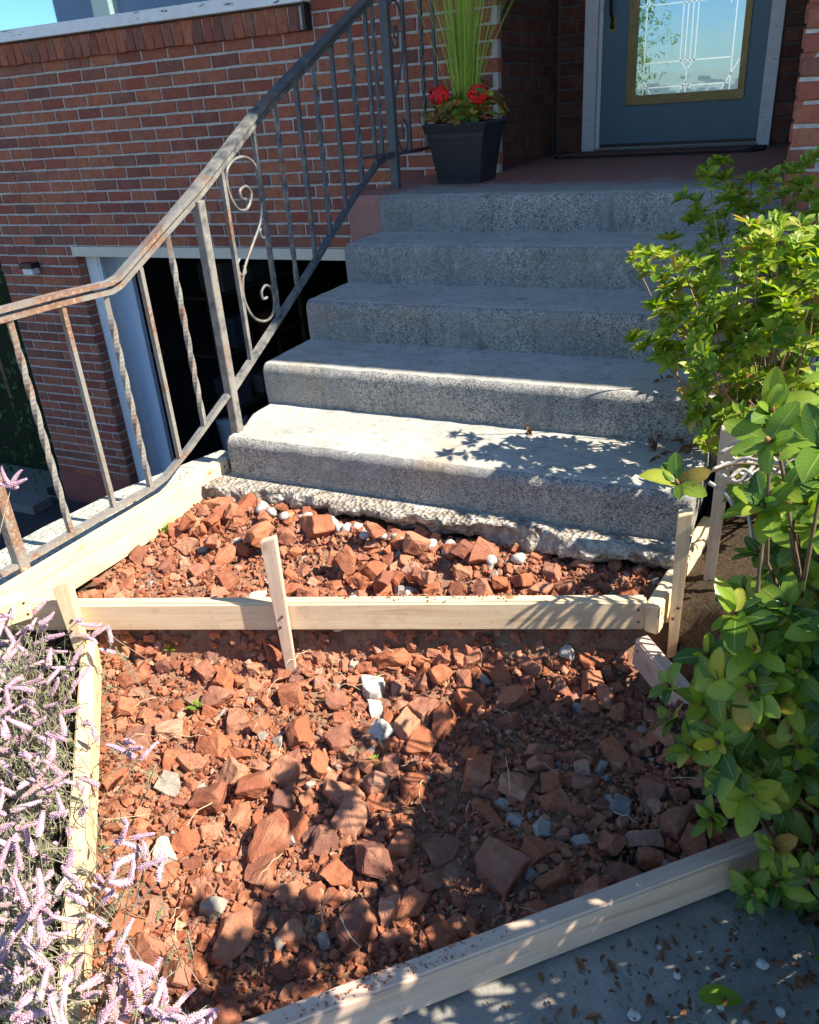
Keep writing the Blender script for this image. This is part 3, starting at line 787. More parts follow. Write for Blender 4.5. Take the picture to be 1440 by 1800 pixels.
# same scroll between the upper post and the wall
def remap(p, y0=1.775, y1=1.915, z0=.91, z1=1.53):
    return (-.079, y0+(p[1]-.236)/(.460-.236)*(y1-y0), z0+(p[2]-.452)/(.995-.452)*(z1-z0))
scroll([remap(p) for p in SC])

# ================================================================== FORM BOARDS AND STAKES
def board(name, label, p0, p1, w, h, mat, cat='board', bev=.004, group=None, roll=0.0, cut=0.0):
    """p0, p1: centre of the top face at both ends"""
    p0 = Vector(p0); p1 = Vector(p1); d = p1-p0; L = d.length
    X = d.normalized(); Y = Vector((0, 0, 1)).cross(X).normalized(); Z = X.cross(Y)
    M = Matrix((X, Y, Z)).transposed().to_4x4(); M.translation = p0
    M = M @ Matrix.Rotation(roll, 4, 'X')
    b = MB(); n = max(2, int(L/.05))
    bm = bmesh.new()
    bb = MB(); bb.box((0, -w/2, -h), (L, w/2, 0))
    me = bb.mesh(name); bm.from_mesh(me)
    bmesh.ops.bevel(bm, geom=list(bm.edges), offset=bev, segments=3, affect='EDGES')
    bm.to_mesh(me); bm.free()
    o = link(name, me, mat, None, M); tag(o, label, cat, group); return o
ca = Vector((BX-AX, BY-AY, 0)).normalized(); cn = Vector((-ca.y, ca.x, 0))
board('form_board', 'pale pine cross board on edge, spanning the rubble between the stakes below the steps',
      Vector((AX, AY, -.050))-cn*.019-ca*.27, Vector((BX, BY, -.047))-cn*.019, .038, .089, M_FIR, bev=.006)
board('form_board', 'long yellow pine board beside the iron railing, leaning against the kerb wall',
      (-.125, -.87, -.010), (.012, .035, .047), .036, .125, M_PINE, bev=.004)
l1 = Vector((LX1-LX0, LY1-LY0, 0)).normalized()
board('form_board', 'pine board under the pink heather along the left side of the lower bed',
      Vector((LX0, LY0, -.172))+l1*.03, Vector((LX1, LY1, -.190))+l1*.22, .038, .089, M_PINE)
b1 = Vector((CX1-CX0, CY1-CY0, 0)).normalized(); bn = Vector((b1.y, -b1.x, 0))
board('form_board', 'pinkish fir board at the bottom edge of the rubble bed, dappled with leaf shade',
      Vector((CX0, CY0, -.205))-b1*.18+bn*.019, Vector((CX1, CY1, -.196))+b1*.16+bn*.019, .038, .092, M_PINK, bev=.005)
board('form_board', 'short fir board running from the stair foot to the right end of the cross board',
      (1.556, -.265, -.050), (1.630, .23, -.030), .038, .089, M_PINE)
q1 = Vector((QX1-QX0, QY1-QY0, 0)).normalized()
board('form_board', 'pinkish fir board under the broad leaved shrub on the right edge of the lower bed',
      Vector((QX0, QY0, -.138))+Vector((.012, .0, 0)), Vector((QX1, QY1, -.205))-q1*.05, .038, .089, M_PINK)
board('form_board', 'board end with a rounded corner poking out behind the heather at the left edge',
      (-.135, -.985, -.004), (-.030, -.815, -.004), .038, .089, M_PINE, bev=.012)
def stake(name, label, x, y, z0, z1, s1, s2, mat, rz=0.0, lean=(0, 0)):
    b = MB(); b.box((0, -s1/2, -s2/2), (z1-z0, s1/2, s2/2)); me = b.mesh(name)
    bm = bmesh.new(); bm.from_mesh(me)
    for v in bm.verts:
        if v.co.x < .01: v.co.y *= .6; v.co.z *= .6
        else: v.co.x += .006*math.copysign(1, v.co.y)
    bmesh.ops.bevel(bm, geom=list(bm.edges), offset=.0018, segments=2, affect='EDGES'); bm.to_mesh(me); bm.free()
    zax = Vector((lean[0], lean[1], 1)).normalized(); a = Vector((math.cos(rz), math.sin(rz), 0)); yax = (a-zax*a.dot(zax)).normalized(); wv = zax.cross(yax)
    M = Matrix((zax, yax, wv)).transposed().to_4x4(); M.translation = (x, y, z0)
    o = link(name, me, mat, None, M); return tag(o, label, 'stake')
ra = math.atan2(ca.y, ca.x)
stake('wooden_stake', 'single slim stake nailed to the middle of the cross board, standing in rubble', .655, -.597, -.36, .158, .041, .026, M_PINK, ra, (-.02, .01))
stake('wooden_stake', 'two tone stake at the left end of the cross board above the heather', .098, -.800, -.36, .043, .042, .045, M_PINE, ra+.2)
stake('wooden_stake', 'square stake at the right end of the cross board, in front of the broken slab', 1.607, -.205, -.36, .196, .034, .038, M_PINE, .15)
stake('wooden_stake', 'tallest stake, weathered and cracked, between the steps and the leafy shrub', 1.664, -.045, -.32, .365, .036, .036, M_OLDWD, .1, (.012, .0))
stake('wooden_stake', 'yellow stake half hidden by heather at the far left of the cross board', -.185, -.900, -.36, -.020, .038, .032, M_PINE, ra)

M_NAIL = mk_flat('nail_steel', (.10, .09, .085), .45, .5, .6)
nb_ = MB(); nb_.tube([(0, 0, -.004), (0, 0, .0012)], [.0038, .0038], 8); NAIL = nb_.mesh('nail'); NAIL.materials.append(M_NAIL)
def nails(o, pts):
    for p in pts: link('nail', NAIL, None, o, o.matrix_basis @ Matrix.Translation(p[:3]) @ Euler(p[3:]).to_matrix().to_4x4())
STK = [o for o in scene.objects if o.name.startswith('wooden_stake')]
for o in STK:
    L_ = max(v.co.x for v in o.data.vertices); z_ = max(v.co.z for v in o.data.vertices)
    zt = -.072-o.matrix_basis.translation.z
    sg = -1 if (o.matrix_basis.to_3x3() @ Vector((0, 0, 1))).y > 0 else 1
    nails(o, [(zt, .004, sg*z_, 0 if sg > 0 else math.pi, 0, 0), (zt-.034, -.006, sg*z_, 0 if sg > 0 else math.pi, 0, 0)])
FB = [o for o in scene.objects if o.name.startswith('form_board')]
for o in FB:
    L_ = max(v.co.x for v in o.data.vertices); w_ = max(v.co.y for v in o.data.vertices)
    nails(o, [(L_-.022, -w_, -.025, math.pi/2, 0, 0), (L_-.020, -w_, -.062, math.pi/2, 0, 0), (.02, -w_, -.03, math.pi/2, 0, 0)])

# ================================================================== RUBBLE
def chunk_mesh(seed, flat=1.0):
    rd = random.Random(seed); bm = bmesh.new()
    ex = (1.0, rd.uniform(.62, .95), rd.uniform(.42, .72)*flat)
    for sx in (-1, 1):
        for sy in (-1, 1):
            for sz in (-1, 1):
                bm.verts.new((sx*ex[0]*rd.uniform(.50, 1.0), sy*ex[1]*rd.uniform(.52, 1.0), sz*ex[2]*rd.uniform(.58, 1.0)))
    r = bmesh.ops.convex_hull(bm, input=list(bm.verts))
    for _ in range(rd.choice((2, 3, 3, 4))):        # knock corners off
        nrm = Vector((rd.uniform(-1, 1), rd.uniform(-1, 1), rd.uniform(-.6, .9))).normalized()
        dmax = max(v.co.dot(nrm) for v in bm.verts)
        geo = list(bm.verts)+list(bm.edges)+list(bm.faces)
        bmesh.ops.bisect_plane(bm, geom=geo, plane_co=nrm*dmax*rd.uniform(.42, .80), plane_no=nrm, clear_outer=True)
        vs = [v.co.copy() for v in bm.verts]; bm.clear()
        for c in vs: bm.verts.new(c)
        bmesh.ops.convex_hull(bm, input=list(bm.verts))
    bmesh.ops.remove_doubles(bm, verts=bm.verts, dist=.12)
    bmesh.ops.dissolve_limit(bm, angle_limit=.06, verts=bm.verts, edges=bm.edges)
    bmesh.ops.bevel(bm, geom=list(bm.edges), offset=.045, segments=1, affect='EDGES')
    bmesh.ops.triangulate(bm, faces=bm.faces)
    for _ in range(2):
        le = [e for e in bm.edges if e.calc_length() > .42]
        if le: bmesh.ops.subdivide_edges(bm, edges=le, cuts=1)
        bmesh.ops.triangulate(bm, faces=bm.faces)
    so_ = Vector((seed*3.1, 0, 0))
    for v in bm.verts:
        v.co += Vector((noise.noise(v.co*2.2+so_), noise.noise(v.co*2.2+so_+Vector((9, 0, 0))), noise.noise(v.co*2.2+so_+Vector((0, 9, 0)))))*.10
        v.co += Vector((rd.uniform(-1, 1), rd.uniform(-1, 1), rd.uniform(-1, 1)))*.016
    me = bpy.data.meshes.new('brick_chunk'); bm.to_mesh(me); bm.free(); return me
def small_chunk(seed):
    rd = random.Random(seed); bm = bmesh.new()
    for _ in range(9): bm.verts.new((rd.uniform(-1, 1), rd.uniform(-.8, .8), rd.uniform(-.6, .6)))
    r = bmesh.ops.convex_hull(bm, input=list(bm.verts))
    loose = [v for v in bm.verts if not v.link_faces]; bmesh.ops.delete(bm, geom=loose, context='VERTS')
    me = bpy.data.meshes.new('crumb'); bm.to_mesh(me); bm.free(); return me
CH = [chunk_mesh(200+s) for s in range(34)]
SM = [small_chunk(500+s) for s in range(14)]
for me in CH: me.materials.append(M_RUB)
k = NT('pale_mortar_lump'); p = k.pos(); a = k.noise(p, 40, 5, .7)
c = k.ramp(a, [(.3, (.34, .30, .25)), (.5, (.52, .48, .42)), (.7, (.66, .62, .56))]); k.bump(a, .9, .008); M_LUMP = k.fin(c, .92, .2)
k = NT('grey_stone'); p = k.pos(); a = k.noise(p, 30, 5, .7)
c = k.ramp(k.rnd(), [(0, (.23, .20, .17)), (.5, (.33, .29, .24)), (1, (.20, .19, .19))]); c = k.mix(k.ramp(a, [(.45, (0, 0, 0)), (.65, (.6, .6, .6))]), c, (.40, .36, .30)); k.bump(a, .7, .006); M_STONE = k.fin(c, .9, .2)
k = NT('white_pebble'); p = k.pos(); a = k.noise(p, 60, 4, .6)
c = k.ramp(a, [(.35, (.30, .28, .25)), (.6, (.60, .585, .55))]); c = k.mix(k.math('MULTIPLY', k.rnd(), .6), c, (.30, .28, .26)); M_PEB = k.fin(c, .7, .35)
CHL = [m.copy() for m in CH[:10]]; CHS = [m.copy() for m in CH[10:20]]
for m_ in CHL: m_.materials.clear(); m_.materials.append(M_LUMP)
for m_ in CHS: m_.materials.clear(); m_.materials.append(M_STONE)

def in_upper(x, y, mrg=0.0):
    if d_cross(x, y) < .012+mrg: return False
    if x < -.125+.151*(y+.87)+.025+mrg or y > -.046-mrg*.5: return False
    if x > 1.53+.15*(y+.25)-mrg: return False
    return True
def in_lower(x, y, mrg=0.0):
    return d_cross(x, y) < .0-mrg*.7 and d_left(x, y) > .024+mrg and d_low(x, y) > .002+mrg and d_right(x, y) > .02+mrg
rd = random.Random(77)
placed = []                                   # x, y, r
def rot_rand(rd, tilt=.6):
    return Euler((rd.gauss(0, tilt), rd.gauss(0, tilt), rd.uniform(0, 6.283))).to_matrix().to_4x4()
LAB = {}
rub = []
def add_chunk(x, y, r, mat='brick', tilt=.45, sink=.30, rz=None, extra_z=0.0, label=None, cat='rubble'):
    me = rd.choice({'brick': CH, 'lump': CHL, 'stone': CHS}[mat])
    sc = (r*rd.uniform(.95, 1.15), r*rd.uniform(.85, 1.1), r*rd.uniform(.85, 1.1))
    R = rot_rand(rd, tilt)
    M = R @ Matrix.Diagonal((*sc, 1))
    zmin = min((M @ v.co).z for v in me.vertices); zmax = max((M @ v.co).z for v in me.vertices)
    z = soil_z(x, y)-zmin-(zmax-zmin)*sink+extra_z
    M = Matrix.Translation((x, y, z)) @ M
    rub.append((r, me, M, mat, label, cat)); placed.append((x, y, r))
# stones one can point to in the photograph
for x, y, r, mt, lb in [
    (.704,-.690,.046,'brick','orange brick lump leaning on the foot of the slim middle stake'),
    (.757,-.455,.075,'lump','pale concrete block in the shade directly under the cross board'),
    (.897,-.570,.050,'lump','whitish mortar lump right of the slim stake foot'),
    (.942,-.648,.040,'lump','smaller whitish mortar lump below the larger one near the middle stake'),
    (.980,-.715,.038,'lump','pinkish white flat stone in the middle of the lower bed'),
    (1.095,-.692,.056,'brick','large tan wedge of brick at the edge of the shrub shade'),
    (1.005,-.935,.058,'brick','squarish tan brick half at the left end of the shaded rubble'),
    (1.078,-.985,.058,'brick','big dark brick half behind the squarish tan one'),
    (1.357,-.762,.055,'brick','pointed brick fragment with a sunlit tip inside the shrub shade'),
    (1.399,-.985,.060,'brick','heavy brick half close to the bottom board in the shade'),
    (.985,-1.323,.062,'brick','square sunlit brick half close to the lower left corner of the bed'),
    (.722,-1.050,.056,'brick','brown brick half standing on edge by the heather board'),
    (.240,-.770,.060,'brick','large brown brick half beside the left end of the cross board'),
    (.900,-1.279,.034,'stone','grey square stone among orange bricks near the heather'),
    (.708,-1.208,.036,'lump','cream crusted lump beside the heather flowers'),
    (1.109,-.405,.046,'brick','red brick fragment under the right half of the cross board'),
    (.604,-1.047,.044,'stone','mossy grey flat stone near the heather board'),
    (1.155,-1.075,.062,'brick','broad dark brick slab in the middle of the shaded rubble'),
    (.919,-1.107,.056,'brick','reddish brick half lying flat at the edge of the shade'),
    (.904,-.470,.055,'brick','long pinkish brick piece under the cross board right of the pale block'),
    (1.050,-.125,.056,'brick','upright brick wedge leaning against the broken slab edge'),
    (.493,-.150,.060,'brick','rough brick half in front of the steps above the middle stake'),
    (.181,-.100,.055,'brick','tall brick lump tucked under the left end of the broken slab'),
    (.105,-.135,.055,'brick','orange brick lump at the inner corner by the long left board'),
    (.749,-.250,.050,'brick','small orange brick block behind the cross board right of the middle stake'),
    (.043,-.285,.045,'brick','flat brick piece lying beside the long left board'),
    (.466,-.452,.038,'lump','grey cement lump touching the back of the cross board')]:
    add_chunk(x, y, r, mt, .30, .28, label=lb)
tries = 0
while tries < 30000:
    tries += 1
    x = rd.uniform(-.1, 2.0); y = rd.uniform(-1.65, -.05)
    r = .013+.022*rd.random()**1.3 if tries > 520 else rd.uniform(.032, .048)
    if tries > 6000: r = rd.uniform(.009, .022)
    up_ = in_upper(x, y, r*.6)
    if not (up_ or in_lower(x, y, r*.7)): continue
    if r < .036 and noise.noise(Vector((x*4.5, y*4.5, 9))) > .20: continue     # bare dusty patches
    ok = True; rf = rd.uniform(.50, .80)
    for a, b_, c_ in placed:
        if abs(a-x) < .1 and abs(b_-y) < .1 and math.hypot(a-x, b_-y) < (c_+r)*rf: ok = False; break
    if not ok: continue
    mt = 'brick'; t = rd.random()
    if t > .965 and r < .032: mt = 'lump'
    elif t > .915 and r < .030: mt = 'stone'
    add_chunk(x, y, r, mt, .45 if r < .04 else .32, rd.uniform(.12, .34))
for _ in range(150):                            # broken brick banked up under the cross board
    s = rd.uniform(.02, .98)*CL; t = rd.uniform(-.055, .005); q_ = Vector((AX, AY, 0))+ca*s+cn*t
    if d_left(q_.x, q_.y) > .03: add_chunk(q_.x, q_.y, rd.uniform(.013, .027), 'brick', .6, .10)
# a second layer lying on top of the bed near the steps
for _ in range(20):
    x = rd.uniform(.02, 1.35); y = rd.uniform(-.36, -.15)
    if in_upper(x, y, .03): add_chunk(x, y, rd.uniform(.026, .044), 'brick', .7, .0, extra_z=.030)
rub.sort(key=lambda t: -(t[0]+(1 if t[4] else 0)))
def region_label(mt, r, x, y):
    what, many = {'brick': ('broken brick piece', 'brick pieces'), 'lump': ('pale mortar lump', 'mortar lumps'), 'stone': ('brownish grey stone', 'grey stones')}[mt]
    size = 'large' if r > .036 else ('fist sized' if r > .029 else 'small')
    dc = d_cross(x, y)
    if dc > 0:
        if x < .16: w_ = 'lying along the long left board'
        elif dc < .16: w_ = 'lying just behind the cross board'
        elif y > -.22: w_ = 'lying under the edge of the broken slab'
        else: w_ = 'lying in the middle of the upper bed'
    elif dc > -.17: w_ = 'lying below the cross board in the lower bed'
    elif d_left(x, y) < .20: w_ = 'lying along the heather side of the lower bed'
    elif d_low(x, y) < .17: w_ = 'lying along the bottom board'
    elif d_right(x, y) < .22: w_ = 'lying in the deep shade beside the leafy shrub'
    elif x < .85: w_ = 'lying in the sunny middle of the lower bed'
    else: w_ = 'lying in the shaded middle of the lower bed'
    return f'{size} {what} {w_}', f'{size} {many} {w_}'
NAME = {'brick': 'broken_brick', 'lump': 'mortar_lump', 'stone': 'grey_stone'}
cnt = 0; rest = {'brick': [], 'lump': [], 'stone': []}
for r, me, M, mt, lb, cat in rub:
    if cnt < 298 or lb:
        o = link(NAME[mt], me, None, None, M); cnt += 1
        if lb: tag(o, lb, {'brick': 'brick', 'lump': 'mortar', 'stone': 'stone'}[mt])
        else:
            l_, g_ = region_label(mt, r, M.translation.x, M.translation.y)
            tag(o, l_, {'brick': 'brick', 'lump': 'mortar', 'stone': 'stone'}[mt], g_)
    else: rest[mt].append((me, M))
# crumbs and dust between the pieces
crumbs = []
for _ in range(34000):
    x = rd.uniform(-.1, 2.0); y = rd.uniform(-1.65, -.05)
    if not (in_upper(x, y) or in_lower(x, y, -.03)): continue
    r = .0022+.012*rd.random()**2.4
    crumbs.append((rd.choice(SM), Matrix.Translation((x, y, soil_z(x, y)+.006+noise.noise(Vector((x*9, y*9, 0)))*.014+r*.3)) @ rot_rand(rd, 1) @ Matrix.Scale(r, 4)))
for _ in range(110):                            # dirt on the cross board
    s = rd.gauss(.68, .10)*CL; t = rd.uniform(.004, .034)
    pnt = Vector((AX, AY, -.047))+ca*s-cn*t*abs(rd.random())
    crumbs.append((rd.choice(SM), Matrix.Translation(pnt) @ rot_rand(rd, 1) @ Matrix.Scale(rd.uniform(.0015, .006), 4)))
for _ in range(160):                            # dirt on the bottom board
    s = rd.gauss(.28, .10); pnt = Vector((CX0, CY0, -.2015))+b1*s+bn*rd.uniform(.003, .03)
    crumbs.append((rd.choice(SM), Matrix.Translation(pnt) @ rot_rand(rd, 1) @ Matrix.Scale(rd.uniform(.0012, .0045), 4)))
def stuff(name, b, mat, label, cat):
    o = b.build(name, mat, None, kind='stuff', fix=False); tag(o, label, cat); return o
stuff('brick_rubble', mat_join(rest['brick']+crumbs), M_RUB, 'small brick crumbs and chips filling the rubble bed', 'rubble')
if rest['lump'] or rest['stone']: stuff('stone_rubble', mat_join(rest['lump']+rest['stone']), M_STONE, 'small grey chips scattered through the rubble bed', 'rubble')

# white pebbles under the broken slab
def pebble_mesh(seed):
    bm = bmesh.new(); bmesh.ops.create_icosphere(bm, subdivisions=2, radius=1)
    for v in bm.verts:
        v.co *= 1+.28*noise.noise(v.co*1.1+Vector((seed*7, 0, 0))); v.co.z *= .7
    me = bpy.data.meshes.new('pebble'); bm.to_mesh(me); bm.free()
    me.polygons.foreach_set('use_smooth', [True]*len(me.polygons)); me.materials.append(M_PEB); return me
PB = [pebble_mesh(s) for s in range(6)]
for i in range(34):
    x = rd.uniform(.26, 1.18); y = -.100-.030*rd.random()-(.02 if i % 3 == 0 else 0)
    r = rd.uniform(.012, .022)
    o = link('white_pebble', PB[i % 6], None, None, Matrix.Translation((x, y, soil_z(x, y)+.012+r*.45)) @ rot_rand(rd, .5) @ Matrix.Scale(r, 4))
    tag(o, 'white pebble in the row under the broken slab edge', 'pebble', 'white pebbles under the slab edge')
for x, y, r in [(1.705,-1.161,.016),(1.836,-1.087,.012),(1.760,-1.061,.011),(1.896,-.982,.016),(1.850,-1.001,.010),(1.723,-1.018,.009),(1.60,-1.10,.008),(1.93,-1.06,.012),(1.88,-1.10,.010)]:
    o = link('white_pebble', PB[int(r*1000) % 6], None, None, Matrix.Translation((x, y, -.297+r*.4)) @ Matrix.Scale(r*.72, 4))
    tag(o, 'white pebble lying on the old concrete walk', 'pebble', 'white pebbles on the old walk')
# dry straw on the rubble
k = NT('dry_straw'); M_STRAW = k.fin(k.ramp(k.rnd(), [(0, (.48, .36, .20)), (.5, (.62, .50, .32)), (1, (.26, .17, .10))]), .8, .2)
b = MB()
for _ in range(90):
    x = rd.uniform(.1, 1.7); y = rd.uniform(-1.5, -.15)
    if not (in_lower(x, y) or (in_upper(x, y) and rd.random() < .4)): continue
    a = rd.uniform(0, 6.28); L = rd.uniform(.025, .11); cv = rd.gauss(0, .35); z0 = soil_z(x, y)+rd.uniform(.025, .055)
    pts = []
    for q in range(6):
        t = q/5; aa = a+cv*t; pts.append((x+math.cos(aa)*L*t, y+math.sin(aa)*L*t, z0+.018*math.sin(t*3)*rd.random()))
    b.tube(pts, [.0010]*5+[.0004], 4)
stuff('dry_straw', b, M_STRAW, 'dry straw and thin twigs scattered over the rubble', 'straw')

# ================================================================== PORCH THINGS
pot = thing('flower_pot', 'square tapered black plastic planter on the porch beside the railing', 'planter', (.203, 1.965, ZP))
def frustum(b, z0, z1, s0, s1, cx=.203, cy=1.965):
    n = len(b.v)
    b.v += [(cx+sx*s0, cy+sy*s0, z0) for sx, sy in ((-1,-1),(1,-1),(1,1),(-1,1))]+[(cx+sx*s1, cy+sy*s1, z1) for sx, sy in ((-1,-1),(1,-1),(1,1),(-1,1))]
    return n
def shell(levels, name, mat, parent, bev=.004):
    b = MB()
    for (z, s) in levels: b.v += [(.203+sx*s, 1.965+sy*s, z) for sx, sy in ((-1,-1),(1,-1),(1,1),(-1,1))]
    for i in range(len(levels)-1):
        for q in range(4): b.f.append((i*4+q, i*4+(q+1) % 4, i*4+4+(q+1) % 4, i*4+4+q))
    b.f.append((3, 2, 1, 0)); e = 4*(len(levels)-1); b.f.append((e, e+1, e+2, e+3))
    me = b.mesh(name); bm = bmesh.new(); bm.from_mesh(me)
    bmesh.ops.bevel(bm, geom=list(bm.edges), offset=bev, segments=2, affect='EDGES'); bm.to_mesh(me); bm.free()
    return link(name, me, mat, parent)
shell([(ZP+.001, .110), (ZP+.012, .110), (ZP+.20, .138), (ZP+.20, .143), (ZP+.232, .146)], 'pot_body', M_BLACKP, pot)
shell([(ZP+.225, .150), (ZP+.262, .160), (ZP+.268, .158), (ZP+.268, .138), (ZP+.25, .136)], 'pot_rim', M_BLACKP, pot, .003)
boxpart('potting_soil', (.203-.134, 1.965-.134, ZP+.24), (.203+.134, 1.965+.134, ZP+.256), M_POTSOIL, pot)
# spiky grass
k = NT('grass_blade'); g = k.pos(); sp = k.n('ShaderNodeSeparateXYZ'); k.l(g, sp.inputs[0])
cg = k.ramp(k.rnd(), [(0, (.20, .36, .035)), (.5, (.33, .48, .05)), (.85, (.46, .56, .09)), (1, (.58, .50, .15))])
k.fin(cg, .5, .3); M_GRASS = k.m
gr = thing('spiky_grass', 'tall upright spiky green grass growing from the black planter', 'plant', (.20, 1.965, 1.0))
rg = random.Random(5)
for i in range(165):
    a = rg.uniform(0, 6.283); r0 = rg.uniform(0, .055); lean = abs(rg.gauss(0, .12)) if i > 24 else rg.uniform(.22, .5)
    L = rg.uniform(.6, .95); x0_ = .20+r0*math.cos(a); y0_ = 1.965+r0*math.sin(a)
    pts = []
    for q in range(7):
        t = q/6; h = L*t; s = lean*h*(.5+.5*t)
        pts.append((x0_+math.cos(a)*s, y0_+math.sin(a)*s, 1.0+h*(1-.12*lean*t)))
    b = MB(); wdt = rg.uniform(.0012, .0023)
    b.tube(pts, [wdt, wdt, wdt*.95, wdt*.85, wdt*.7, wdt*.5, wdt*.15], 4)
    b.build('blade', M_GRASS, gr, True, fix=False)
# geranium
M_GLEAF = mk_leaf('geranium_leaf', [(0, (.09, .22, .04)), (.35, (.16, .30, .05)), (.55, (.42, .42, .05)), (.75, (.52, .30, .06)), (.88, (.42, .15, .06)), (1, (.20, .28, .05))], .25, .6)
k = NT('red_petal'); M_PETAL = k.fin(k.ramp(k.rnd(), [(0, (.70, .010, .014)), (1, (.88, .03, .025))]), .6, .3)
def round_leaf(seed):
    rr = random.Random(seed); b = MB(); n = 16; vs = [(0, 0, -.12)]
    for q in range(n):
        a = .35+(2*math.pi-.7)*q/(n-1); r = 1+.10*math.cos(a*7)
        vs.append((r*math.cos(a)*.9, r*math.sin(a)*.9, .14*math.cos(a*7)+.05))
    b.add(vs, [(0, q, q+1) for q in range(1, n)]); return b.mesh('geranium_leaf', True, False)
GL = [round_leaf(s) for s in range(3)]
ger = thing('geranium', 'red flowering geranium with green and yellowing leaves filling the planter', 'plant', (.203, 1.965, 1.01))
for m_ in GL: m_.materials.append(M_GLEAF)
for i in range(210):
    a = rg.uniform(0, 6.283); rr = rg.uniform(.05, .205)
    x = .203+rr*math.cos(a)*1.05; y = 1.965+rr*math.sin(a)*.9; z = 1.02+rg.uniform(.0, .13)*(1.1-rr*2.9)+(.06 if x > .27 and rg.random() < .5 else 0)-(.045 if rr > .165 and rg.random() < .4 else 0)
    R = Matrix.Rotation(a, 4, 'Z') @ Matrix.Rotation(rg.uniform(.1, 1.0), 4, 'Y') @ Matrix.Rotation(rg.uniform(0, 6), 4, 'Z')
    link('leaf', GL[i % 3], None, ger, Matrix.Translation((x, y, z)) @ R @ Matrix.Scale(rg.uniform(.016, .030), 4))
b = MB()
for i in range(26):
    a = rg.uniform(0, 6.283); rr = rg.uniform(.04, .15)
    b.tube([(.203+.3*rr*math.cos(a), 1.965+.3*rr*math.sin(a), 1.0), (.203+.8*rr*math.cos(a), 1.965+.8*rr*math.sin(a), 1.045), (.203+rr*math.cos(a), 1.965+rr*math.sin(a), 1.06)], .0022, 5)
b.build('stem', mk_flat('geranium_stem', (.20, .16, .05), .7), ger)
for cx, cy, cz in ((.118, 1.86, 1.135), (.305, 1.87, 1.128)):
    f = MB()
    for q in range(150):
        v = Vector((rg.gauss(0, 1), rg.gauss(0, 1), rg.gauss(0, 1))).normalized()
        c0 = Vector((cx, cy, cz))+Vector((v.x*.046, v.y*.036, v.z*.038))
        t1 = v.orthogonal().normalized(); t2 = v.cross(t1); s = rg.uniform(.008, .013); tl = v*rg.uniform(-.004, .006)
        f.add([c0-t1*s, c0+t2*s+tl, c0+t1*s, c0-t2*s+tl, c0+v*.003], [(0, 1, 4), (1, 2, 4), (2, 3, 4), (3, 0, 4)])
    f.build('flower_head', M_PETAL, ger, False, fix=False)
    f = MB(); f.tube([(cx+.03, cy+.06, 1.0), (cx+.01, cy+.02, 1.07), (cx, cy, cz-.015)], .0022, 5); f.build('stem', bpy.data.materials['geranium_stem'], ger)
# mat
mt_ = thing('door_mat', 'dark doormat with a raised brick pattern in front of the blue door', 'doormat', (.88, 3.25, ZP))
b = MB(); n = 24; ring = []
mx0, mx1, my0, my1 = .30, 1.475, 3.09, 3.40
pts2 = [(mx0, my1), (mx0, my0+.07), (mx0+.05, my0), (mx1-.05, my0), (mx1, my0+.07), (mx1, my1)]
b.v = [(x, y, ZP+.001) for x, y in pts2]+[(x, y, ZP+.014) for x, y in pts2]
b.f = [(0,1,2,3,4,5), (11,10,9,8,7,6)]+[(q, (q+1) % 6, (q+1) % 6+6, q+6) for q in range(6)]
b.build('mat_base', M_MAT, mt_)
tm = MB(); tm.v = [(-.055,-.03,0),(.045,-.03,0),(.062,.03,0),(-.038,.03,0),(-.05,-.026,.005),(.041,-.026,.005),(.056,.026,.005),(-.034,.026,.005)]
tm.f = [(4,5,6,7),(0,1,5,4),(1,2,6,5),(2,3,7,6),(3,0,4,7)]; TM = tm.mesh('mat_tile'); TM.materials.append(M_MATB)
for r_i in range(4):
    for c_i in range(11):
        x = mx0+.08+c_i*.106+r_i*.012; y = my0+.045+r_i*.070
        if x < mx1-.06: link('mat_tile', TM, None, mt_, Matrix.Translation((x, y, ZP+.014)))

# ================================================================== GARAGE CONTENTS
tl = thing('orange_mallet', 'orange handled mallet hanging on the garage side wall', 'tool', (-3.47, 3.45, -.95))
b = MB(); b.tube([(-3.47, 3.45, -1.13), (-3.47, 3.45, -.80)], .014, 8); b.build('handle', mk_flat('orange_handle', (.65, .14, .03), .5), tl, True)
b = MB(); b.box((-3.495, 3.36, -.81), (-3.445, 3.54, -.755)); b.build('head', bpy.data.materials['orange_handle'], tl)
bk = thing('white_bucket', 'dim white bucket standing inside the dark garage', 'bucket', (-2.9, 3.6, -1.8))
b = MB(); b.tube([(-2.95, 3.7, -1.8), (-2.95, 3.7, -1.78), (-2.95, 3.7, -1.45), (-2.95, 3.7, -1.44)], [.12, .125, .15, .155], 20); b.build('bucket_body', M_TRIM, bk, True)
b = MB(); b.tube(catmull([(-3.10, 3.7, -1.45), (-3.05, 3.7, -1.36), (-2.95, 3.7, -1.32), (-2.85, 3.7, -1.36), (-2.80, 3.7, -1.45)]), .004, 5); b.build('bucket_handle', M_DARKM, bk)
sh = thing('garage_shelf', 'dark shelf rack with grey boxes against the garage side wall', 'shelf', (-3.3, 4.4, -1.8))
M_SHW = mk_flat('shelf_wood', (.16, .11, .07), .8)
for z in (-1.5, -.95, -.4): boxpart('shelf_board', (-3.48, 3.93, z), (-3.1, 5.35, z+.03), M_SHW, sh)
for x, y in ((-3.47, 3.9), (-3.13, 3.9), (-3.47, 5.38), (-3.13, 5.38)): boxpart('shelf_upright', (x-.02, y-.02, -1.8), (x+.02, y+.02, .1), bpy.data.materials['shelf_wood'], sh)
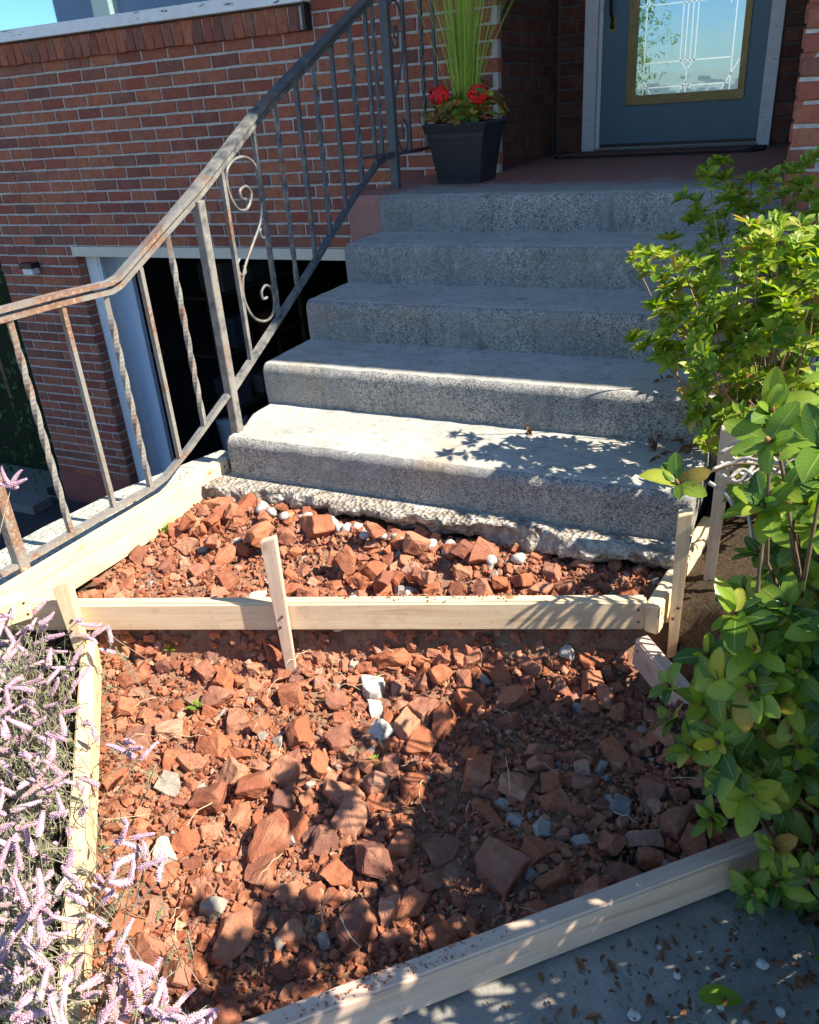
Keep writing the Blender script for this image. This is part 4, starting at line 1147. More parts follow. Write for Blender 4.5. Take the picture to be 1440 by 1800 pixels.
for i, (y, z, h, w_) in enumerate([(4.1, -1.47, .25, .22), (4.5, -1.47, .18, .3), (4.2, -.92, .3, .28), (4.8, -.92, .2, .24), (4.15, -.37, .26, .2), (4.6, -.37, .16, .34)]):
    o = boxpart('storage_box', (-3.42, y, z), (-3.14, y+w_, z+h), mk_flat('box_%d' % i, [(.20, .20, .22), (.30, .27, .20), (.10, .12, .16), (.28, .09, .05), (.22, .21, .19), (.12, .12, .12)][i], .8), None, .006)
    tag(o, ['low grey box on the bottom garage shelf', 'wide tan box on the bottom garage shelf', 'dark blue box on the middle garage shelf', 'rust red box on the middle garage shelf', 'pale grey box on the top garage shelf', 'flat black box on the top garage shelf'][i], 'box')
# tip positions of the shrubs' shoots
RH=[(2.005,-.697,-.11),(1.734,-.859,.262),(1.897,-.668,-.083),(1.872,-.75,.659),(1.862,-.891,.35),(2.012,-.769,-.123),(1.804,-.761,-.284),(1.8,-.808,.172),(1.842,-.935,.755),(1.825,-.774,.49),(1.785,-.621,.338),(1.737,-.859,.155),(1.801,-.844,.024),(1.885,-.917,-.072),(1.905,-.872,.234),(1.956,-.635,-.335),(1.944,-.944,-.086),(1.894,-.639,.294),(1.895,-.853,-.022),(1.909,-.947,.551),(1.972,-.623,.121),(1.942,-.787,.025),(1.781,-.686,-.003),(2.0,-.925,-.077),(1.81,-.895,.726),(1.87,-.704,.148),(1.887,-.949,.637),(1.879,-.661,.691),(1.808,-.941,.351),(1.671,-.789,.126),(1.847,-.694,-.26),(1.949,-.948,.211),(1.776,-.832,-.131),(1.946,-.649,.249),(1.838,-.904,.414),(1.88,-.732,.397),(1.915,-.818,.417),(1.877,-.814,.516),(1.856,-.747,.025),(1.835,-.744,-.355),(1.905,-.689,.571),(1.941,-.849,.176),(1.862,-.944,.271),(1.867,-.895,-.222),(1.833,-.623,.325),(1.901,-.652,.651),(1.912,-.672,.011),(1.954,-.7,-.181),(1.849,-.936,.687),(1.719,-.753,-.04),(1.758,-.911,.253),(1.779,-.671,.281),(1.896,-.705,.271),(1.765,-.701,.192),(1.782,-.893,.671),(1.768,-.696,-.167),(1.851,-.929,.091),(1.829,-.689,-.191),(1.919,-.683,.153),(1.812,-.831,.571),(1.906,-.877,-.195),(1.815,-.851,.338),(1.992,-.653,.071),(1.845,-.786,.533),(1.987,-.776,-.179),(1.823,-.65,.557),(1.939,-.628,.435),(1.675,-.7,-.023),(1.914,-.845,.328),(1.831,-.784,.102),(1.777,-.845,.697),(1.918,-.772,-.037),(2.034,-.809,-.131),(2.0,-.793,.047),(1.856,-.897,.623),(1.955,-.841,.322),(1.852,-.72,.426),(1.772,-.947,.162),(1.688,-.797,.192),(1.911,-.69,.613),(1.79,-.883,.562),(1.769,-.924,.395),(1.811,-.806,.052),(1.988,-.812,.143),(1.964,-.664,.301)]
RH2=[(1.992,-.587,-.224),(1.941,-.525,-.072),(1.848,-.36,-.588),(2.076,-.438,-.546),(1.904,-.482,-.303),(1.888,-.371,.479),(1.886,-.407,-.233),(1.956,-.582,-.458),(1.841,-.583,.132),(1.826,-.368,-.105),(1.93,-.355,.166),(1.891,-.502,.376),(1.961,-.396,.129),(1.843,-.4,-.446),(2.046,-.436,-.435),(1.889,-.411,.035),(1.933,-.376,.339),(1.818,-.512,-.258),(1.969,-.456,-.463),(1.829,-.532,-.152),(1.936,-.474,-.371),(1.871,-.521,.255),(1.904,-.538,.491),(1.845,-.575,.429),(1.836,-.471,.429),(2.037,-.376,-.145),(1.884,-.528,.001),(1.956,-.567,.103),(1.873,-.474,.161),(1.964,-.36,.259),(2.024,-.543,-.546),(1.961,-.355,-.388),(1.926,-.492,.08),(2.106,-.465,-.625),(1.985,-.371,-.268),(1.826,-.476,.182),(2.006,-.533,-.089),(2.044,-.587,-.201),(1.837,-.427,.308),(1.89,-.411,-.609),(1.818,-.583,-.014),(1.985,-.506,-.004),(1.912,-.568,.581),(1.935,-.544,.026),(1.939,-.483,-.644),(1.889,-.538,-.377),(1.998,-.524,-.204),(1.892,-.416,.266),(2.025,-.353,-.598),(2.037,-.545,-.141),(1.961,-.556,.274),(1.967,-.589,.167),(1.921,-.378,.075),(1.867,-.586,-.163),(1.879,-.543,.456),(1.783,-.493,-.16),(1.809,-.519,.13),(1.817,-.472,.273),(1.921,-.587,-.381),(1.923,-.594,-.113),(1.796,-.381,-.045),(1.896,-.391,-.175),(1.94,-.521,.452),(1.873,-.416,.452),(1.997,-.431,.119),(2.068,-.56,-.341),(2.022,-.372,-.025),(1.809,-.407,.339),(1.783,-.389,-.323),(1.905,-.527,.053)]
RHLOW=[(1.95,-.859,-.373),(1.856,-.866,-.244),(1.931,-.805,-.21),(1.951,-.837,-.269),(1.881,-.853,-.37),(1.808,-.805,-.391),(1.908,-.848,-.476),(1.988,-.936,-.338)]
AZ=[(1.502,.297,.635),(1.571,.136,.68),(1.47,.149,.673),(1.495,.203,.598),(1.449,.225,.71),(1.441,.145,.691),(1.359,.28,.695),(1.384,.29,.672),(1.54,.265,.612),(1.466,.171,.623),(1.489,.191,.638),(1.533,.227,.695),(1.501,.193,.694),(1.42,.14,.735),(1.571,.279,.618),(1.524,.144,.6),(1.502,.144,.571),(1.549,.229,.547),(1.495,.144,.606),(1.574,.137,.53),(1.453,.137,.605),(1.482,.227,.52),(1.456,.258,.548),(1.519,.295,.502),(1.578,.213,.56),(1.45,.28,.453),(1.408,.275,.461),(1.475,.298,.435),(1.509,.163,.44),(1.37,.273,.469),(1.456,.208,.444),(1.513,.217,.462),(1.615,.276,.706),(1.839,.208,.719),(1.758,.107,.751),(1.706,.073,.742),(1.816,.116,.714),(1.705,.191,.647),(1.736,.25,.694),(1.768,.245,.66),(1.822,.28,.635),(1.674,.182,.66),(1.822,.154,.76),(1.782,.23,.694),(1.717,.051,.788),(1.746,.189,.646),(1.669,.197,.792),(1.786,.273,.752),(1.636,.173,.755),(1.683,.154,.704),(1.853,.15,.655),(1.788,.242,.626),(1.644,.245,.676),(1.714,.144,.806),(1.679,.074,.766),(1.853,.079,.709),(1.643,.258,.527),(1.6,.068,.617),(1.573,.203,.551),(1.794,.205,.618),(1.672,.289,.615),(1.711,.212,.357),(1.81,.292,.517),(1.778,.063,.592),(1.745,.087,.656),(1.756,.137,.526),(1.712,.191,.538),(1.621,.268,.415),(1.566,.07,.543),(1.72,.198,.602),(1.77,.117,.412),(1.823,.21,.483),(1.88,.176,.456),(1.874,.138,.522),(1.65,.306,.556),(1.842,.289,.565),(1.613,.2,.475),(1.544,.231,.602),(1.857,.237,.529),(1.767,.016,.64),(1.688,.215,.56),(1.8,.313,.42),(1.674,.329,.412),(1.652,.198,.489),(1.592,.046,.519),(1.869,.021,.458),(1.827,.113,.664),(1.712,.349,.446),(1.61,.206,.532),(1.859,.059,.658),(1.803,.248,.382),(1.84,.278,.379),(1.763,.327,.407),(1.729,.196,.423),(1.68,.083,.444),(1.609,.327,.587),(1.69,.089,.541),(1.628,.15,.588),(1.789,.046,.556),(1.664,.303,.325),(1.808,.296,.553),(1.87,.073,.604),(1.695,.079,.311),(1.656,.181,.275),(1.607,.184,.385),(1.61,.294,.386),(1.616,.035,.306),(1.602,.253,.26),(1.589,.039,.486),(1.643,.283,.314),(1.583,.291,.293),(1.67,.139,.412),(1.643,.171,.317),(1.587,.005,.46),(1.66,.185,.451),(1.633,.084,.252),(1.569,.102,.389),(1.696,.062,.357),(1.659,.185,.233),(1.678,.249,.331),(1.571,.237,.28),(1.814,.003,.282),(1.785,.05,.173),(1.895,-.074,.208),(1.739,-.103,.293),(1.865,-.1,.252),(1.871,-.009,.262),(1.732,-.013,.297),(1.783,-.064,.29),(1.829,-.112,.377),(1.823,-.088,.231),(1.748,-.088,.244),(1.771,-.055,.329),(1.868,-.194,.385),(1.823,.083,.202),(1.547,.644,.753),(1.524,.794,.848),(1.475,.789,.879),(1.498,.63,.843),(1.538,.705,.686),(1.453,.725,.731),(1.457,.716,.789),(1.533,.678,.794),(1.497,.716,.737),(1.557,.749,.82),(1.446,.792,.852),(1.572,.704,.774),(1.489,.788,.686),(1.513,.776,.891),(1.81,.943,.852),(1.604,.735,.842),(1.728,.732,.574),(1.817,.864,.74),(1.661,.659,.846),(1.866,.764,.594),(1.78,.828,.735),(1.691,.664,.705),(1.62,.685,.766),(1.692,.963,.769),(1.718,.803,.712),(1.815,.712,.5),(1.85,.994,.659),(1.839,.982,.762),(1.71,.991,.579),(1.814,.603,.655),(1.74,.83,.873),(1.759,.988,.603),(1.768,.857,.82),(1.692,.647,.763),(1.838,.804,.437),(1.855,.939,.456),(1.89,.608,.534),(1.57,.816,.751),(1.601,.675,.709),(1.718,.793,.826),(1.675,.631,.662),(1.772,.88,.672),(1.775,.737,.586),(1.722,.955,.464),(1.833,.676,.582),(1.57,.717,.808),(1.651,.671,.804),(1.772,.605,.474),(1.631,.952,.66),(1.753,.9,.767),(1.839,.662,.67),(1.881,.99,.492),(1.704,.737,.869),(1.836,.661,.848),(1.776,.797,.51),(1.858,.782,.741),(1.803,.994,.497),(1.799,.757,.799),(1.738,.655,.695),(1.881,.782,.448),(1.687,.723,.598),(1.723,.895,.744),(1.78,.669,.91),(1.828,.624,.908),(1.759,.878,.452),(1.875,.708,.64),(1.511,.639,.608),(1.453,.655,.628),(1.412,.619,.663),(1.492,.599,.662),(1.525,.662,.642)]
AZN=135
HE=[(1.039,-1.605,-.084),(.652,-1.493,-.12),(.482,-1.376,-.023),(.222,-.967,-.045),(.823,-1.552,.024),(.817,-1.325,-.061),(-.001,-.912,-.105),(.597,-1.493,-.075),(1.018,-1.604,-.12),(.582,-1.449,-.015),(.008,-.789,-.129),(-.037,-.94,-.102),(.334,-1.12,.008),(1.056,-1.552,-.048),(.3,-1.223,.001),(-.048,-.812,-.089),(.609,-1.311,.023),(.554,-1.252,.034),(.834,-1.621,-.032),(.811,-1.673,-.08),(1.154,-1.573,-.058),(.686,-1.477,-.003),(.708,-1.526,-.023),(.16,-.937,-.007),(.775,-1.615,-.124),(.97,-1.529,-.04),(.495,-1.292,.006),(.642,-1.43,-.041),(.367,-1.319,-.095),(.332,-1.143,-.053),(.443,-1.156,-.053),(1.125,-1.566,-.058),(.994,-1.603,-.056),(.664,-1.525,-.119),(.372,-1.2,-.129),(1.005,-1.536,-.118),(.313,-1.218,-.099),(.558,-1.404,-.007),(.29,-1.006,-.077),(1.089,-1.58,-.053),(.573,-1.401,-.073),(.994,-1.569,-.081),(1.101,-1.584,-.074),(.865,-1.666,-.118),(.573,-1.457,-.105),(.463,-1.219,-.031),(.072,-.904,-.035),(1.016,-1.547,-.051),(.663,-1.159,-.045),(.793,-1.332,-.109),(.249,-1.113,-.014),(.262,-.827,-.07),(.301,-1.245,-.129),(1.049,-1.575,-.071),(.856,-1.632,-.086),(.33,-1.098,-.082),(.109,-1.052,.034),(.27,-1.183,-.096),(1.147,-1.582,-.047),(1.054,-1.667,.017),(.614,-1.508,-.093),(.9,-1.663,-.01),(.6,-1.27,-.062),(.191,-1.112,.019),(.348,-1.161,.031),(.791,-1.568,-.019),(.649,-1.452,-.115),(.852,-1.477,-.084),(.335,-1.15,-.019),(.4,-1.099,-.074),(.577,-1.344,-.011),(.112,-1.02,.025),(.924,-1.497,-.072),(1.136,-1.558,-.045),(.996,-1.548,-.043),(.927,-1.637,.014),(.271,-.911,.026),(.493,-1.375,.029),(.295,-1.032,-.117),(1.048,-1.582,-.097),(.979,-1.651,.017),(.649,-1.307,-.075),(.617,-1.366,-.126),(.326,-1.035,-.017),(1.063,-1.531,-.104),(.919,-1.648,-.004),(.308,-1.173,-.114),(.207,-1.147,-.051),(1.079,-1.616,-.057),(.491,-1.28,-.044),(.743,-1.569,-.125),(.858,-1.602,.018),(.244,-1.038,-.057),(.415,-1.233,.005),(1.155,-1.548,-.052),(.573,-1.304,-.05),(.688,-1.569,-.075),(.816,-1.638,-.088),(.626,-1.398,-.117),(.986,-1.509,-.115),(.649,-1.457,.03),(.674,-1.492,.01),(.34,-1.225,-.112),(.848,-1.385,-.078),(.616,-1.157,-.06),(.14,-1.072,-.056),(.102,-.963,-.102),(.366,-1.224,.02),(.926,-1.514,-.107),(.23,-.832,-.066),(.053,-.989,.022),(.986,-1.703,.017),(.505,-1.361,-.106),(.4,-1.322,-.126),(.958,-1.616,.018),(.994,-1.584,-.073),(.202,-1.146,-.018),(.301,-1.232,-.028),(.253,-1.011,-.024),(.443,-1.075,.023),(1.046,-1.539,-.101),(.439,-1.199,-.01),(.52,-1.373,.007),(.418,-1.289,-.064),(.808,-1.504,-.081),(.843,-1.697,-.057),(.681,-1.434,-.108),(.866,-1.431,-.048),(.329,-1.096,-.019),(.785,-1.641,-.105),(.823,-1.49,-.03),(.464,-1.33,-.08),(.852,-1.578,.007),(1.01,-1.56,-.046),(.832,-1.68,-.12),(.94,-1.663,-.011),(.309,-1.241,-.101),(.948,-1.705,.021),(.224,-1.119,-.113),(.21,-1.035,.008),(.599,-1.478,-.113),(.439,-1.227,-.118),(.976,-1.51,-.092),(.679,-1.37,.01),(.669,-1.546,-.052),(.808,-1.667,-.111),(.693,-1.423,.024),(.759,-1.505,-.078),(.776,-1.507,-.007),(.955,-1.666,-.053),(-.112,-.86,-.104),(.269,-.993,.031),(.592,-1.289,.038),(.722,-1.574,-.089),(.058,-.856,-.017),(.364,-1.089,.012),(.808,-1.367,-.078),(.803,-1.342,-.067),(.596,-1.388,-.011),(.713,-1.55,-.035),(.874,-1.627,-.015),(.937,-1.575,-.07),(.491,-1.3,-.122),(.452,-1.105,-.082),(.779,-1.604,-.06),(1.034,-1.566,-.041),(.62,-1.144,-.048),(.987,-1.668,.032),(.869,-1.678,.034),(1.088,-1.602,-.07),(.855,-1.59,-.043),(.201,-.837,-.056),(.951,-1.651,-.08),(.825,-1.436,-.096),(.184,-.935,.021),(.545,-1.309,-.066),(.692,-1.481,-.094),(.867,-1.564,-.01),(1.069,-1.553,-.089),(.564,-1.456,-.083),(.082,-1.06,-.019),(.722,-1.515,-.089),(1.148,-1.552,-.075),(.79,-1.409,-.119),(.503,-1.414,-.122),(.641,-1.479,-.093),(.602,-1.394,-.047),(.966,-1.549,-.076),(.888,-1.597,.024),(.889,-1.354,-.071),(.926,-1.573,-.108),(.775,-1.514,-.083),(.824,-1.649,-.121),(.209,-1.068,.03),(.587,-1.433,.016),(.544,-1.275,-.064),(.446,-1.223,-.087),(.098,-.985,-.077),(.806,-1.475,-.006),(.848,-1.345,-.064),(.01,-.934,-.066),(.524,-1.45,-.095),(.766,-1.626,-.063),(1.016,-1.567,-.098),(.47,-1.392,-.056),(.885,-1.491,-.088),(.224,-.856,-.073),(.447,-1.092,-.129),(.73,-1.606,-.128),(.368,-1.019,.02),(.125,-.813,-.117),(.634,-1.344,-.112),(.273,-1.158,-.033),(.336,-1.075,-.043),(.86,-1.556,-.076),(1.037,-1.627,-.061),(.875,-1.608,.015),(.72,-1.581,-.015),(.984,-1.584,-.116),(.859,-1.504,-.075),(.069,-.897,-.097),(.756,-1.307,-.07),(.252,-.844,-.119),(.802,-1.356,-.042),(.79,-1.448,.013),(.57,-1.481,-.078),(.843,-1.603,-.043),(.834,-1.611,.024),(.146,-.979,.016),(.753,-1.529,-.004),(.802,-1.625,-.063),(.049,-.994,-.128),(.568,-1.222,-.108),(.775,-1.405,-.107),(.677,-1.383,-.007),(.806,-1.394,-.076),(1.143,-1.564,-.056),(.194,-1.163,-.051),(.535,-1.333,-.021),(.794,-1.648,-.129),(.98,-1.567,-.067),(.616,-1.099,-.118),(.627,-1.442,-.032),(.912,-1.578,-.045),(.882,-1.371,-.052),(.585,-1.439,-.059),(.742,-1.574,-.01),(.17,-.989,-.081),(.701,-1.436,-.13),(-.017,-.889,-.026)]
# ================================================================== PLANTS
def leaf_mesh(name, wid, fold, curl, blunt, mat, seed=0, ns=6):
    """leaf along +X, length 1, upper face +Z"""
    b = MB(); rr = random.Random(seed); vs = []
    for i in range(ns+1):
        t = i/ns
        prof = (max(0, 1-(2*(.04+.955*t**.92)-1)**2)**.5 if blunt else math.sin(math.pi*min(1, t*.985+.015))**.9)
        wv = wid/2*prof; z = -curl*t*t+.02*rr.uniform(-1, 1)
        vs += [(t, -wv, z+fold*wv), (t, 0, z), (t, wv, z+fold*wv)]
    fs = []
    for i in range(ns):
        a = i*3; fs += [(a, a+3, a+4, a+1), (a+1, a+4, a+5, a+2)]
    b.add(vs, fs); me = b.mesh(name, True, False); me.materials.append(mat)
    ul = me.uv_layers.new(name='UVMap')
    for lp in me.loops: ul.data[lp.index].uv = (lp.vertex_index//3/ns, lp.vertex_index % 3-1)
    return me
def frame(d, roll=0.0):
    X = d.normalized(); up_ = Vector((0, 0, 1)) if abs(X.z) < .95 else Vector((0, 1, 0))
    Y = up_.cross(X).normalized(); Z = X.cross(Y)
    return Matrix((X, Y, Z)).transposed().to_4x4() @ Matrix.Rotation(roll, 4, 'X')
def whorl(rd, P, axis, n, L, spread, out, meshes, jit=.25):
    axis = axis.normalized(); t1 = axis.orthogonal().normalized(); t2 = axis.cross(t1); a0 = rd.uniform(0, 6.28)
    for i in range(n):
        a = a0+6.283*i/n+rd.gauss(0, jit); s = spread+rd.gauss(0, .16)
        radial = t1*math.cos(a)+t2*math.sin(a)
        d = axis*math.cos(s)+radial*math.sin(s)
        X = d.normalized(); Zc = (axis-X*axis.dot(X))
        Zc = Zc.normalized() if Zc.length > .05 else -radial
        Y = Zc.cross(X)
        M = Matrix((X, Y, Zc)).transposed().to_4x4() @ Matrix.Rotation(rd.gauss(0, .22), 4, 'X')
        l = L*rd.uniform(.62, 1.14)
        M = Matrix.Translation(Vector(P)+radial*.003) @ M @ Matrix.Scale(l, 4)
        out.append((rd.choice(meshes), M, l))
def leafy(thing_, leaves, mat, name='leaf', limit=298, kindname='foliage'):
    def score(it):
        x, y, z = pix(it[1].translation)
        if x < 0 or x > 1440 or y < 0 or y > 1800: z += 50
        return z/it[2]
    leaves.sort(key=score)
    for me, M, l in leaves[:limit]: link(name, me, None, thing_, M)
    if len(leaves) > limit:
        o = mat_join([(me, M) for me, M, l in leaves[limit:]]).build(kindname, mat, thing_, True, kind='stuff', fix=False)
        ul = o.data.uv_layers.new(name='UVMap'); fl = []
        for me, M, l in leaves[limit:]:
            for d_ in me.uv_layers[0].data: fl += d_.uv[:]
        ul.data.foreach_set('uv', fl)
rp = random.Random(21)
# ---- azalea
M_AZ = mk_leaf('azalea_leaf', [(0, (.09, .19, .026)), (.3, (.18, .29, .036)), (.6, (.28, .38, .045)), (.85, (.38, .45, .06)), (.95, (.40, .36, .09)), (1, (.36, .19, .06))], .40, .42, (.25, .17, .05))
AZL = [leaf_mesh('azalea_leaf', .40+.05*s, .35, .10+.06*s, False, M_AZ, s, 5) for s in range(4)]
az = thing('azalea_bush', 'small leaved azalea bush with yellow green tips at the right end of the steps', 'bush', (1.75, .40, -.08))
lv = []; st = MB(); root = Vector((1.75, .38, -.08))
fill = [(rp.uniform(1.66, 2.15), rp.uniform(.15, .95), rp.uniform(.05, .66)) for _ in range(70)]
allp = [Vector(p) for p in AZ]+[Vector(p) for p in fill]
for i, P in enumerate(allp):
    c0 = Vector((1.85, .45, .15)) if i < AZN or i >= len(AZ) else Vector((1.75, .95, .3))
    ax = (P-c0).normalized()*.7+Vector((0, 0, .75))+Vector((rp.gauss(0, .3), rp.gauss(0, .3), rp.gauss(0, .2)))
    for g in range(2):
        pp = P+Vector((rp.gauss(0, .016), rp.gauss(0, .016), rp.gauss(0, .014)))*g
        whorl(rp, pp, ax, rp.choice((6, 7, 8)), rp.uniform(.038, .052), rp.uniform(.95, 1.3), lv, AZL)
        whorl(rp, pp+ax.normalized()*.006, ax, 4, rp.uniform(.022, .032), .55, lv, AZL)
        ax = ax+Vector((rp.gauss(0, .4), rp.gauss(0, .4), 0))
    if i % 3 == 0:
        q1_ = root+Vector((rp.uniform(-.08, .14), rp.uniform(-.1, .3 if i < AZN else .6), .02)); q2_ = q1_.lerp(P, .45)+Vector((rp.gauss(0, .03), rp.gauss(0, .03), rp.uniform(.0, .05)))
        q3_ = q1_.lerp(P, .8)+Vector((rp.gauss(0, .015), rp.gauss(0, .015), -.01))
        st.tube([q1_, q2_, q3_, P], [.0055, .0036, .0026, .0016], 5)
leafy(az, lv, M_AZ)
M_AZST = mk_flat('azalea_stem', (.26, .17, .11), .8, .2, 0, .3, 40)
st.build('stem', M_AZST, az, True, fix=False)

# ---- broad leaved rhododendron
M_RH = mk_leaf('rhododendron_leaf', [(0, (.040, .105, .022)), (.18, (.065, .15, .026)), (.42, (.15, .26, .030)), (.65, (.24, .36, .04)), (.88, (.29, .40, .05)), (.97, (.44, .42, .06)), (1, (.30, .16, .05))], .42, .27, (.17, .17, .05), (.34, .42, .14))
RHL = [leaf_mesh('rhododendron_leaf', .47+.04*s, .22+.14*(s % 2), .06+.08*s, True, M_RH, 30+s, 7) for s in range(4)]
rh = thing('rhododendron_bush', 'broad leaved rhododendron bush with glossy oval leaves in the right foreground', 'bush', (1.98, -.72, -.33))
lv = []; st = MB(); tips = MB(); root = Vector((1.98, -.70, -.36))
near = [Vector(p) for p in RH+RHLOW if not (p[0] < 1.70 and p[2] > .16) and p[2] < .70]; back = [Vector(p) for p in RH2]
hidden = [Vector((rp.uniform(2.06, 2.55), y_, rp.uniform(.05, 1.06 if y_ < -1.08 else .55))) for y_ in (rp.uniform(-1.62, -.38) for _ in range(640))]  # unseen whorls off frame right, added and shaped to shade the rubble bed
for h_ in hidden:
    if h_.y > -1.08: h_.z = (.60+.95*(h_.x-2.0))*rp.random()**.6
inner = [Vector((x_, rp.uniform(-.95, -.42), rp.uniform(-.02, .36+.55*(x_-1.78)))) for x_ in (rp.uniform(1.80, 2.12) for _ in range(300))]
inner += [Vector((x_, rp.uniform(-1.5, -.3), rp.uniform(.1, .36+.85*(x_-2.0)))) for x_ in (rp.uniform(2.5, 3.1) for _ in range(160))]  # unseen outer mass further right, added to block sky light
hidden = inner+hidden
solo = [Vector((1.618, -.50, .405))]
for i, P in enumerate(near+back+hidden+solo):
    bf = Vector((2.1, -.6, .15))
    ax = (P-bf).normalized()*.6+Vector((-.1, -.45, .75))+Vector((rp.gauss(0, .28), rp.gauss(0, .28), rp.gauss(0, .15)))
    sc = rp.uniform(.044, .064) if P.y < -.6 else rp.uniform(.052, .070)
    if P in solo: sc = .072; ax = Vector((-.2, -.5, .8))
    whorl(rp, P, ax, rp.choice((5, 6, 6, 7)), sc, rp.uniform(1.05, 1.4), lv, RHL, .3)
    if rp.random() < .55: whorl(rp, P+ax.normalized()*.008, ax, 3, sc*.72, .62, lv, RHL, .3)
    tips.tube([P, P+ax.normalized()*.010, P+ax.normalized()*.018], [.0042, .0048, .0012], 5)
    if P in solo: st.tube(catmull([(1.80, -.44, .44), (1.72, -.46, .445), (1.66, -.48, .42), P]), .0026, 5)
    elif i < len(near)+len(back) or i % 4 == 0:
        q1_ = root+Vector((rp.uniform(-.06, .1), rp.uniform(-.15, .2), .0)); q2_ = q1_.lerp(P, .5)+Vector((rp.gauss(.04, .03), rp.gauss(0, .03), rp.uniform(-.03, .04)))
        st.tube([q1_, q2_, q1_.lerp(P, .82)+Vector((rp.gauss(0, .012),)*3), P], [.008, .005, .0036, .0026], 5)
leafy(rh, lv, M_RH)
st.build('stem', mk_flat('rhododendron_stem', (.11, .08, .05), .8, .2, 0, .3, 40), rh, True, fix=False)
tips.build('bud', mk_flat('bud_scale', (.24, .12, .06), .6, .3, 0, .3, 60), rh, True, kind='stuff', fix=False)
# bare grey twisted branches between the two shrubs
g = MB()
for s in range(15):
    x0_ = rp.uniform(1.66, 1.72); z0_ = rp.uniform(.33, .40); y_ = rp.uniform(-.36, -.18)
    P_ = [(x0_, y_, z0_)]
    for q in range(9):
        P_.append((P_[-1][0]+rp.uniform(.018, .05), P_[-1][1]+rp.gauss(0, .022), P_[-1][2]+rp.gauss(.003, .020)))
    g.tube(catmull(P_, 4), [.0046+.0012*math.sin(q*1.7+s) for q in range(37)], 6)
    if s % 2:
        m_ = P_[3]; g.tube(catmull([m_, (m_[0]+.02, m_[1]-.03, m_[2]-.06), (m_[0]+.05, m_[1]-.05, m_[2]-.16), (m_[0]+.07, m_[1]-.02, m_[2]-.30)], 4), .004, 5)
g.build('bare_branch', mk_flat('grey_bark', (.42, .38, .34), .85, .2, 0, .35, 60, .6), rh, True, fix=False)

# ---- heather
M_HF = NT('heather_flower'); v_ = M_HF.pos(); n_ = M_HF.noise(v_, 160, 3)
c_ = M_HF.ramp(M_HF.rnd(), [(0, (.45, .25, .33)), (.35, (.52, .34, .41)), (.7, (.58, .43, .48)), (.88, (.47, .27, .31)), (.95, (.36, .24, .21)), (1, (.30, .21, .16))])
c_ = M_HF.mix(M_HF.ramp(n_, [(.5, (0, 0, 0)), (.7, (.6, .6, .6))]), c_, (.30, .15, .28)); M_HF = M_HF.fin(c_, .75, .2)
def spike_mesh(seed):
    rr = random.Random(seed); b = MB(); rows = 15
    bend = rr.uniform(-.30, .30)
    for i in range(rows):
        t = i/(rows-1); cx_ = bend*t*t; rad = .125*(1-.55*t**2.2)*(.75+.25*min(1, t*6)); nb = 7
        for q in range(nb):
            a = 6.283*(q+.5*(i % 2))/nb+rr.uniform(-.25, .25)
            o = Vector((t, cx_+math.cos(a)*rad*.62, math.sin(a)*rad*.62)); rdl = Vector((.35, math.cos(a), math.sin(a))).normalized()
            s = .056*(1-.35*t)*rr.uniform(.8, 1.25); t1 = rdl.orthogonal().normalized(); t2 = rdl.cross(t1)
            b.add([o-rdl*s*.5, o+t1*s*.62, o+t2*s*.62, o-t1*s*.62, o-t2*s*.62, o+rdl*s*.85], [(0,2,1),(0,3,2),(0,4,3),(0,1,4),(5,1,2),(5,2,3),(5,3,4),(5,4,1)])
    b.tube([(t_/6, bend*(t_/6)**2, 0) for t_ in range(7)], [.05, .085, .09, .085, .075, .06, .03], 6)
    me = b.mesh('flower_spike', False, False); me.materials.append(M_HF); return me
SPK = [spike_mesh(s) for s in range(6)]
M_HN = mk_leaf('heather_needle', [(0, (.20, .23, .12)), (.4, (.30, .32, .17)), (.7, (.40, .40, .25)), (.85, (.22, .36, .06)), (1, (.42, .37, .28))], .15, .7)
he = thing('heather_bush', 'pink flowering heather spilling over the form board in the lower left corner', 'heather', (.25, -1.2, -.27))
nd = MB(); tw = MB()
HEX = list(HE)+[(p[0]-rp.uniform(.12, .28), p[1]-rp.uniform(.0, .12), p[2]) for p in list(HE)[::6] if p[0] > .12]+[(.088, -.85, .345)]
